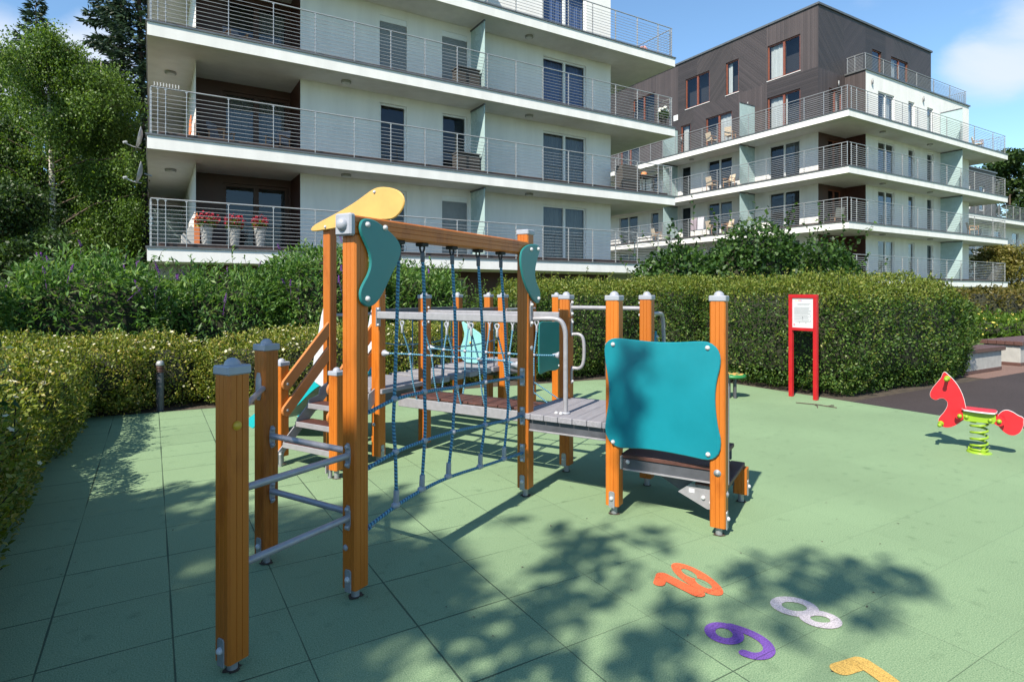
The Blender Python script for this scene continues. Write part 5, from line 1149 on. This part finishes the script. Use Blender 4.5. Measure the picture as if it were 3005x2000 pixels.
# stairs
stx = empty('stairs'); stx.parent = pf
for a, z in ((1.36, .215), (1.50, .385), (1.64, .535)):
    m = MB(); m.bbox(a + .012, a + .19, 1.70, 2.33, z - .02, z, .003); sp = m.build('step', M['brown_tread'], stx); m = MB(); m.bbox(a - .002, a + .011, 1.70, 2.33, z - .045, z + .004, .003); m.build('step_nosing', M['grey_steel'], sp)
for b in (1.68, 2.34):
    m = MB(); m.slab([(1.29, .05), (1.36, .05), (1.38, .12), (1.92, .60), (1.92, .72), (1.80, .66), (1.79, .60), (1.67, .57), (1.655, .52), (1.53, .41), (1.515, .36), (1.385, .24), (1.37, .19), (1.29, .12)], lambda p, q, w: (p, b - .006 + w, q), .012, bev=.001); sr = m.build('stringer', M['grey_steel'], stx)
    m = MB(); m.tube([(1.34, b, 0), (1.34, b, .14)], .02, 10); m.build('stair_foot', M['galvanised'], sr); bolt(sr, (1.335, b - .007, .115), (0, -1, 0))
def handrail(p, q, b, w=.056, t=.028):
    d = Vector((q[0] - p[0], q[1] - p[1])).normalized(); nn = Vector((-d.y, d.x)); out = []
    for k in range(9): a = PI / 2 + k * PI / 8; v = d * math.cos(a) + nn * math.sin(a); out.append((p[0] + v.x * w, p[1] + v.y * w))
    for k in range(9): a = -PI / 2 + k * PI / 8; v = d * math.cos(a) + nn * math.sin(a); out.append((q[0] + v.x * w, q[1] + v.y * w))
    m = MB(); m.slab(out, lambda x, z, k: (x, b - k, z), t, bev=.006); o = m.build('handrail', M['tan_board'], pf); bolt(o, (p[0], b - t, p[1]), (0, -1, 0), .013, .005, 'galvanised'); bolt(o, (q[0], b - t, q[1]), (0, -1, 0), .013, .005, 'galvanised')
for b in (2.345, 1.745): handrail((1.405, .755), (1.925, 1.265), b); handrail((1.405, .51), (1.925, 1.02), b)
# rope bridge: grey hand beams, slanting ropes, brown boards on grey side beams
rb = empty('rope_bridge'); rb.parent = pf
for a, b0, b1 in ((1.875, .04, 1.63), (2.56, .04, 1.58)):
    m = MB(); m.bbox(a - .022, a + .022, b0, b1, 1.362, 1.432, .008); hb = m.build('hand_beam', M['grey_steel'], rb)
    for b, s in ((b1 - .004, -1), (b0 + .004, 1)):
        m = MB(); m.bbox(a - .03, a + .03, b - .004, b + .004, 1.29, 1.47, .002); m.build('bracket', M['grey_steel'], hb)
        for z in (1.305, 1.455): bolt(hb, (a - .01, b + s * .005, z), (0, s, 0), .013, .013)
for a in (2.066, 2.424):
    m = MB(); m.bbox(a - .012, a + .012, .10, 1.54, .52, .607, .004); m.build('side_beam', M['grey_steel'], rb)
for k in range(9): m = MB(); m.bbox(2.08, 2.41, .115 + k * .158, .115 + k * .158 + .15, .609, .632, .004); m.build('tread_board', M['brown_tread'], rb)
for at_, ab, sgn in ((1.875, 2.072, 1), (2.56, 2.425, -1)):
    mid = []
    for b in (1.33, 1.07, .82, .56, .30):
        p0 = Vector((at_, b, 1.345)); p1 = Vector((ab, b - .02, .575)); pm = p0.lerp(p1, .4) + Vector((.02 * sgn, 0, 0)); mid.append(pm)
        rope(rb, [p0 + Vector((0, 0, -.075)), p0.lerp(p1, .25), pm, p0.lerp(p1, .75) + Vector((-.02 * sgn, 0, 0)), p1], .0075)
        m = MB(); m.lathe([(.011, -.105), (.012, -.10), (.012, -.055), (.01, -.05)], tuple(p0), (0, 0, 1), 8); m.build('ferrule', M['galvanised'], rb)
        m = MB(); m.tube([(at_, b + .022 * math.sin(t) * (1 - math.cos(t)) * .7, 1.29 + .058 * (1 - math.cos(t)) / 2) for t in [j * 2 * PI / 14 for j in range(15)]], .008, 6); m.build('eyelet', M['grey_plastic'], rb, normals=False)
        m = MB(); m.lathe([(.006, -.018), (.014, -.011), (.017, 0), (.014, .011), (.006, .018)], tuple(pm), (0, 1, 0), 9); m.build('rope_connector', M['grey_plastic'], rb)
        m = MB(); m.lathe([(.006, -.018), (.011, -.01), (.012, .01), (.006, .016)], tuple(p1), (0, 0, 1), 8); m.build('rope_stop', M['black_rubber'], rb)
    e0, e1 = ((1.93, 1.62, 1.035), (1.83, .05, 1.03)) if sgn > 0 else ((2.55, 1.57, 1.04), (2.56, .05, 1.04))
    rope(rb, [e0] + mid + [e1], .0075)
    for e, s in ((e0, -1), (e1, 1)):
        m = MB(); m.lathe([(.012, 0), (.03, .01), (.033, .025), (.02, .05), (.011, .085)], e, (0, s, 0), 12); m.build('rope_end', M['grey_plastic'], rb)
# stepping bridge: blocks hung on short ropes between the two far towers
sb = empty('stepping_bridge'); sb.parent = pf
for b in (1.66, 2.32):
    m = MB(); m.bbox(2.70, 4.06, b - .02, b + .02, 1.365, 1.43, .006); m.build('hand_beam', M['dark_grey_steel'], sb); pts = []
    for a in (2.90, 3.18, 3.46, 3.74, 3.95):
        rope(sb, [(a, b, 1.36), (a, b, 1.0), (a, b, .70)], .0075, 1); pts.append((a, b, 1.03 - .04 * math.sin((a - 2.7) * 2.3)))
        m = MB(); m.lathe([(.006, -.016), (.015, -.01), (.018, 0), (.015, .01), (.006, .016)], pts[-1], (1, 0, 0), 9); m.build('rope_connector', M['grey_plastic'], sb)
        m = MB(); m.lathe([(.01, 0), (.01, .07)], (a, b, .70), seg=8); m.build('ferrule', M['galvanised'], sb)
    rope(sb, [(2.68, b, 1.05)] + pts + [(4.08, b, 1.05)], .0075)
for a in (2.90, 3.18, 3.46, 3.74, 3.95): m = MB(); m.bbox(a - .085, a + .085, 1.62, 2.36, .63, .695, .006); m.build('stepping_block', M['grey_plank'], sb)
# pale entry board, dark teal board, slanting climbing ropes behind
board('entry_board', [(2.19, 1.255), (2.165, 1.16), (2.137, 1.076), (2.165, .98), (2.207, .90), (2.18, .71), (1.87, .71), (1.87, 1.06), (1.90, 1.10), (1.96, 1.13), (2.06, 1.19)], fa(4.0), .018, 'pale_cyan_panel', [(2.04, .97)], (-1, 0, 0), 1, bm='yellow_bolt')
board('back_panel', [(4.60, 1.235), (4.86, 1.22), (5.12, 1.215), (5.17, 1.16), (5.17, .62), (5.13, .55), (5.0, .54), (4.85, .565), (4.70, .55), (4.58, .535), (4.55, .60), (4.56, 1.18)], fb(1.368), .018, 'green_teal_panel', [(5.13, .60)], (0, -1, 0), 1)
cr = empty('climbing_ropes'); cr.parent = pf
g = [(4.02, .80, .58), (4.02, 1.10, .58)]; h = [(3.70, .30, .05), (4.25, .28, .05)]
rope(cr, [(3.95, 1.25, .62), (4.05, .9, .40), (4.2, .55, .12)], .0075); rope(cr, [(3.75, 1.15, .55), (3.85, .8, .30), (3.95, .45, .06)], .0075); rope(cr, [(3.90, .72, .26), (4.0, .74, .22), (4.13, .72, .26)], .0075); rope(cr, [(3.6, 1.0, .42), (3.7, .75, .2), (3.75, .6, .06)], .0075)
for p in ((4.13, .72, .255), (3.885, .70, .24)): m = MB(); m.lathe([(.006, -.018), (.016, -.01), (.019, 0), (.016, .01), (.006, .018)], p, (0, 1, 0), 9); m.build('rope_connector', M['grey_plastic'], cr)
mb = MB(); mb.tube([(3.6, 1.0, .44), (3.75, 1.15, .57), (3.95, 1.25, .64), (4.05, 1.55, .66)], .02, 8); mb.build('rope_anchor_bar', M['dark_grey_steel'], cr)
# ------------------------------------------------------------------ spring rider
hr = empty('spring_rider', (7.13, 2.66, 0), R(107)); hr.scale = (.91, .91, .97); tag(hr, 'red horse shaped spring rider on a lime green coil spring', 'spring rider')
# local x points to the horse's head
HX = [(.115, .43), (.06, .42), (.02, .46), (.0, .50), (.02, .545)]
head = [(.10, .36), (.115, .45), (.135, .56), (.175, .66), (.225, .735), (.275, .785), (.305, .815), (.325, .805), (.335, .775), (.345, .745), (.385, .69), (.425, .63), (.45, .575), (.448, .53), (.42, .505), (.385, .50), (.35, .525), (.315, .525), (.285, .495), (.285, .45), (.315, .385), (.36, .325), (.375, .275), (.345, .225), (.29, .215), (.23, .235), (.165, .29)]
tail = [(-.155, .40), (-.19, .455), (-.235, .475), (-.285, .46), (-.335, .425), (-.36, .42), (-.378, .40), (-.372, .375), (-.375, .335), (-.355, .27), (-.325, .235), (-.285, .215), (-.235, .225), (-.19, .26), (-.155, .31)]
def hboard(name, outl, y0, parent):
    mb = MB(); mb.slab(chaikin(outl, 1), lambda p, q, w: (p, y0 - .011 + w, q), .022, bev=.003)
    for i in range(len(mb.f) - 3 * len(chaikin(outl, 1)), len(mb.f)): mb.m[i] = 1
    return mb.build(name, [M['horse_red'], M['horse_white']], parent)
hd = hboard('head_board', head, 0, hr); tl = hboard('tail_board', tail, 0, hr)
def peg(parent, x, z, r=.02, ln=.14, name='handle'):
    mb = MB()
    for s in (-1, 1): mb.lathe([(r * 1.5, .011), (r * 1.5, .02), (r, .024), (r * .95, ln), (r * 1.15, ln + .005), (r * 1.1, ln + .02), (r * .3, ln + .03)], (x, 0, z), (0, s, 0), 14)
    return mb.build(name, M['lime_plastic'], parent)
peg(hd, .285, .745, .019, .12); peg(hd, .345, .255, .019, .12, 'foot_rest')
mb = MB(); mb.slab(chaikin([(.15, -.13), (.15, .13), (.06, .145), (-.10, .15), (-.155, .12), (-.155, -.12), (-.10, -.15), (.06, -.145)], 1), lambda p, q, w: (p, q, .428 + w + .04 * (p - .0) * (p > 0)), .016, bev=.003)
for i in range(len(mb.f) - 3 * 16, len(mb.f)): mb.m[i] = 1
mb.build('seat', [M['horse_red'], M['horse_white']], hr)
for s in (-1, 1):
    mb = MB(); mb.slab([(.14, .42), (.13, .33), (.105, .325), (-.125, .325), (-.15, .36), (-.145, .42)], lambda p, q, w: (p, s * .085 - .006 + w, q), .012, bev=.002); pl = mb.build('spring_bracket', M['lime_plastic'], hr)
    for x, z in ((.105, .37), (-.10, .36), (.165, .37), (-.175, .36)): bolt(pl, (x, s * .092, z), (0, s, 0), .021, .02, 'lime_plastic')
    mb = MB(); mb.lathe([(.042, 0), (.042, .016)], (.165, s * .075 - .008, .37), (0, 1, 0), 18); mb.build('clamp_disc', [M['horse_red']], pl); mb = MB(); mb.lathe([(.05, 0), (.05, .016)], (-.175, s * .075 - .008, .36), (0, 1, 0), 18); mb.build('clamp_disc', [M['horse_red']], pl)
mb = MB(); pts = []
for k in range(241):
    t = k / 240; turns = 5.2; ang_ = 2 * PI * turns * t; z = .035 + .285 * (t if True else 0); z = .03 + .29 * (t ** 1.0); 
    if t < .12: z = .03 + .012 * t / .12
    elif t > .88: z = .308 + .014 * (t - .88) / .12
    else: z = .042 + .266 * (t - .12) / .76
    pts.append((.076 * math.cos(ang_), .076 * math.sin(ang_), z))
mb.tube(pts, .0115, 8); mb.build('spring', M['lime_plastic'], hr, normals=False)
mb = MB(); mb.lathe([(.115, 0), (.115, .010), (.10, .018), (.07, .020)], (0, 0, 0), seg=24)
for k in range(3): a = k * 2.1; mb.bbox(.08 * math.cos(a) - .02, .08 * math.cos(a) + .02, .08 * math.sin(a) - .02, .08 * math.sin(a) + .02, .018, .05, .004)
mb.build('spring_base', M['lime_plastic'], hr)

# ------------------------------------------------------------------ notice board
nb = empty('notice_board', (8.525, 5.44, 0)); tag(nb, 'red framed notice board on two posts in front of the tall hedge', 'notice board')
for y in (-.2, .2):
    mb = MB(); mb.bbox(-.028, .028, y - .028, y + .028, 0, 1.53, .003); mb.build('post', M['board_red'], nb)
mb = MB(); mb.bbox(-.0285, .0285, -.2285, .2285, 1.53, 1.585, .003); mb.bbox(-.0275, .0275, -.172, .172, 1.03, 1.075, .003); fr_ = mb.build('frame', M['board_red'], nb)
mb = MB(); mb.bbox(-.012, -.004, -.171, .171, 1.076, 1.529, .001); sh = mb.build('sheet', M['paper_white'], nb)
def ink(name, rects, mat):
    mb = MB()
    for y0, y1, z0, z1 in rects: mb.add([(-.0135, -y0, z0), (-.0135, -y1, z0), (-.0135, -y1, z1), (-.0135, -y0, z1)], [(0, 1, 2, 3)])
    return mb.build(name, M[mat], sh, normals=False)
rng = random.Random(3); L_ = []
for z in (1.44, 1.42, 1.385, 1.37, 1.355, 1.34, 1.325, 1.31, 1.295, 1.28, 1.26, 1.245, 1.225, 1.205, 1.185, 1.165):
    L_.append((-.14 + (.0 if z < 1.41 else .05), .14 - rng.random() * .06, z, z + .0055))
ink('text_lines', L_, 'ink_grey')
ink('pictograms', [(-.006, .006, 1.218, 1.232), (-.004, .004, 1.238, 1.248), (.12, .13, 1.185, 1.194), (-.004, .005, 1.19, 1.196)], 'ink_black')
ink('pictograms', [(-.06, -.045, 1.148, 1.162), (.045, .06, 1.146, 1.160), (.12, .135, 1.25, 1.262)], 'ink_grey')
ink('emblem', [(-.15, -.12, 1.104, 1.108), (-.15, -.128, 1.125, 1.133), (-.15, -.145, 1.104, 1.133), (-.14, -.122, 1.112, 1.119)], 'ink_red')
def letters(txt, cols, y, z, size):
    for k, (ch_, col) in enumerate(zip(txt, cols)):
        cu = bpy.data.curves.new('letter', 'FONT'); cu.body = ch_; cu.size = size; cu.extrude = .0004; cu.align_x = 'CENTER'
        t = bpy.data.objects.new('letter_tmp', cu); COL.objects.link(t); dg = bpy.context.evaluated_depsgraph_get(); me = bpy.data.meshes.new_from_object(t.evaluated_get(dg)); bpy.data.objects.remove(t)
        me.materials.clear(); me.materials.append(M[col]); me.transform(Matrix.Scale(1.2, 4, (1, 0, 0)))
        o = link('letter', me, sh); o.location = (-.0138, y - k * size * .78, z); o.rotation_euler = (PI / 2, 0, -PI / 2)
letters('SUN+', ['ink_orange', 'ink_green', 'ink_red', 'ink_purple'], .115, 1.478, .042)

# ------------------------------------------------------------------ green play stool, bollard lights, benches
st = empty('play_stool', (7.62, 6.02, 0)); tag(st, 'round green play stool with orange blotches behind the teal panel', 'stool')
mb = MB(); mb.lathe([(.15, .310), (.19, .318), (.205, .340), (.19, .362), (.15, .367), (.01, .368)], seg=28); mb.build('seat', M['lime_plastic'] if False else simple('stool_green', (.02, .16, .045), .4), st)
for k, (x, y, r) in enumerate(((0, 0, .055), (.11, .03, .045), (-.10, .06, .05), (.02, -.12, .045), (-.06, -.09, .03), (.05, .12, .04), (-.13, -.03, .025), (.13, -.07, .03))):
    mb = MB(); mb.lathe([(r, .3665), (r * .9, .3705), (.002, .371)], (x, y, 0), seg=12); mb.build('spot', M['yellow_panel'], st)
for x, y in ((.05, .0), (-.05, .02), (0, -.05)):
    mb = MB(); mb.tube([(x, y, 0), (x, y, .34)], .022, 10); mb.build('leg', M['dark_grey_steel'], st)
def bollard(loc, label):  # dark post and louvre colour stands in for the shade of the hedge
    o = empty('bollard_light', loc); tag(o, label, 'bollard light', 'bollard lights in the hedges'); mb = MB(); mb.lathe([(.048, 0), (.048, .52)], seg=18); mb.build('post', M['dark_grey_steel'], o)
    mb = MB()
    for k in range(4): mb.lathe([(.04, .53 + k * .022), (.05, .533 + k * .022), (.05, .541 + k * .022), (.04, .544 + k * .022)], seg=18)
    mb.build('louvre', M['bench_wood'], o); mb = MB(); mb.lathe([(.048, .62), (.052, .64), (.044, .67), (.025, .685), (.004, .688)], seg=18); mb.build('cap', M['galvanised'], o)
bollard((.10, 9.42, 0), 'shaded bollard light in the gap of the low flowering hedge at left')
bollard((7.35, 8.62, 0), 'grey bollard light half hidden in the hedge behind the grab handle')
def bench(x0, x1, y0, y1, h, label):
    o = empty('planter_bench', ((x0 + x1) / 2, (y0 + y1) / 2, 0)); tag(o, label, 'bench', 'concrete benches beside the dark play surface'); w = (x1 - x0) / 2; d = (y1 - y0) / 2
    mb = MB(); mb.bbox(-w + .06, w - .06, -d + .06, d - .06, 0, h - .09, .01); mb.build('base', M['concrete'], o)
    mb = MB(); mb.bbox(-w + .055, w - .055, -d + .055, d - .055, 0, .07, .004); mb.build('plinth', M['bench_wood'], o)
    n = 5
    for k in range(n): mb = MB(); mb.bbox(-w, w, -d + 2 * d * k / n + .004, -d + 2 * d * (k + 1) / n - .004, h - .085, h, .006); mb.build('board', M['bench_wood'], o)
bench(13.55, 15.35, 5.25, 6.05, .50, 'low bench with dark wooden top at the end of the tall hedge')
bench(16.35, 18.8, 5.3, 6.1, .54, 'dark topped concrete bench cut off by the right edge')

# ------------------------------------------------------------------ sky, sun, camera
w = bpy.data.worlds.new('World'); SC.world = w; w.use_nodes = True; nt = w.node_tree; nt.nodes.clear()
wo = nt.nodes.new('ShaderNodeOutputWorld'); bg = nt.nodes.new('ShaderNodeBackground'); bg.inputs['Strength'].default_value = .112
sky = nt.nodes.new('ShaderNodeTexSky'); sky.sky_type = 'NISHITA'; sky.sun_disc = False; sky.sun_elevation = R(45); sky.sun_rotation = math.atan2(-.879, -.477); sky.air_density = 1.0; sky.dust_density = .1; sky.ozone_density = 3.0
tc = nt.nodes.new('ShaderNodeTexCoord')
def ln(a, b): nt.links.new(a, b)
mp = nt.nodes.new('ShaderNodeMapping'); mp.inputs['Scale'].default_value = (1, 1, 1.9); ln(tc.outputs['Generated'], mp.inputs[0])
no = nt.nodes.new('ShaderNodeTexNoise'); no.inputs['Scale'].default_value = 4.2; no.inputs['Detail'].default_value = 9; no.inputs['Roughness'].default_value = .58; no.inputs['Distortion'].default_value = .4; ln(mp.outputs[0], no.inputs[0])
acc = None
def cloud(px, py, wid, gain):
    """cloud bank centred on a sky direction"""
    global acc
    t = (px - 1178) / 1364; zz = (675 - py) / 1364; s_, c_ = math.sin(R(31.3)), math.cos(R(31.3)); v = Vector((s_ + t * c_, c_ - t * s_, zz)).normalized()
    d = nt.nodes.new('ShaderNodeVectorMath'); d.operation = 'DOT_PRODUCT'; d.inputs[1].default_value = v; ln(tc.outputs['Generated'], d.inputs[0])
    m = nt.nodes.new('ShaderNodeMapRange'); m.interpolation_type = 'SMOOTHSTEP'; m.inputs['From Min'].default_value = math.cos(R(wid)); m.inputs['From Max'].default_value = 1; m.inputs['To Max'].default_value = gain; ln(d.outputs['Value'], m.inputs['Value'])
    if acc is None: acc = m.outputs[0]
    else: a = nt.nodes.new('ShaderNodeMath'); a.operation = 'ADD'; ln(acc, a.inputs[0]); ln(m.outputs[0], a.inputs[1]); acc = a.outputs[0]
cloud(2330, 105, 5.5, .33); cloud(2250, 170, 4, .14); cloud(-20, 150, 6, .42); cloud(225, 120, 4, .36); cloud(180, 250, 6, .36); cloud(2700, 60, 10, .35); cloud(-500, 120, 12, .35); cloud(2180, 230, 5, .16)
# broken cloud over the rest of the sky
nl = nt.nodes.new('ShaderNodeMath'); nl.operation = 'ADD'; ln(acc, nl.inputs[0]); ln(no.outputs['Fac'], nl.inputs[1])
mr = nt.nodes.new('ShaderNodeMapRange'); mr.interpolation_type = 'SMOOTHSTEP'; mr.inputs['From Min'].default_value = .66; mr.inputs['From Max'].default_value = 1.08; mr.inputs['To Max'].default_value = .92; ln(nl.outputs[0], mr.inputs['Value'])
mx = nt.nodes.new('ShaderNodeMix'); mx.data_type = 'RGBA'; ln(mr.outputs[0], mx.inputs[0]); tn = nt.nodes.new('ShaderNodeMix'); tn.data_type = 'RGBA'; tn.blend_type = 'MULTIPLY'; tn.inputs[0].default_value = 1; tn.inputs[7].default_value = (.86, .985, .99, 1); ln(sky.outputs[0], tn.inputs[6]); ln(tn.outputs[2], mx.inputs[6]); mx.inputs[7].default_value = (3.7, 4.1, 4.8, 1)
ln(mx.outputs[2], bg.inputs['Color']); ln(bg.outputs[0], wo.inputs[0])
sun = bpy.data.lights.new('sun', 'SUN'); sun.energy = 4.7; sun.angle = R(.53); sun.color = (1, .925, .80)
so = bpy.data.objects.new('sun', sun); COL.objects.link(so); so.location = (-20, -10, 30); so.rotation_euler = Vector((-SUNV.x, -SUNV.y, -SUNV.z)).to_track_quat('-Z', 'Y').to_euler()
cam = bpy.data.cameras.new('camera'); co = bpy.data.objects.new('camera', cam); COL.objects.link(co)
co.location = (0, 0, 1.6); co.rotation_euler = (PI / 2, 0, R(-31.3)); cam.sensor_width = 36; cam.lens = 36 * 1364 / 2356; cam.shift_y = -109 / 2356; cam.clip_end = 2000; cam.clip_start = .05
SC.camera = co
SC.view_settings.view_transform = 'Standard'; SC.view_settings.look = 'None'; SC.view_settings.exposure = 1.0; SC.view_settings.gamma = 1
SC.render.engine = 'CYCLES'; SC.cycles.max_bounces = 8; SC.cycles.transparent_max_bounces = 12; SC.cycles.use_denoising = True
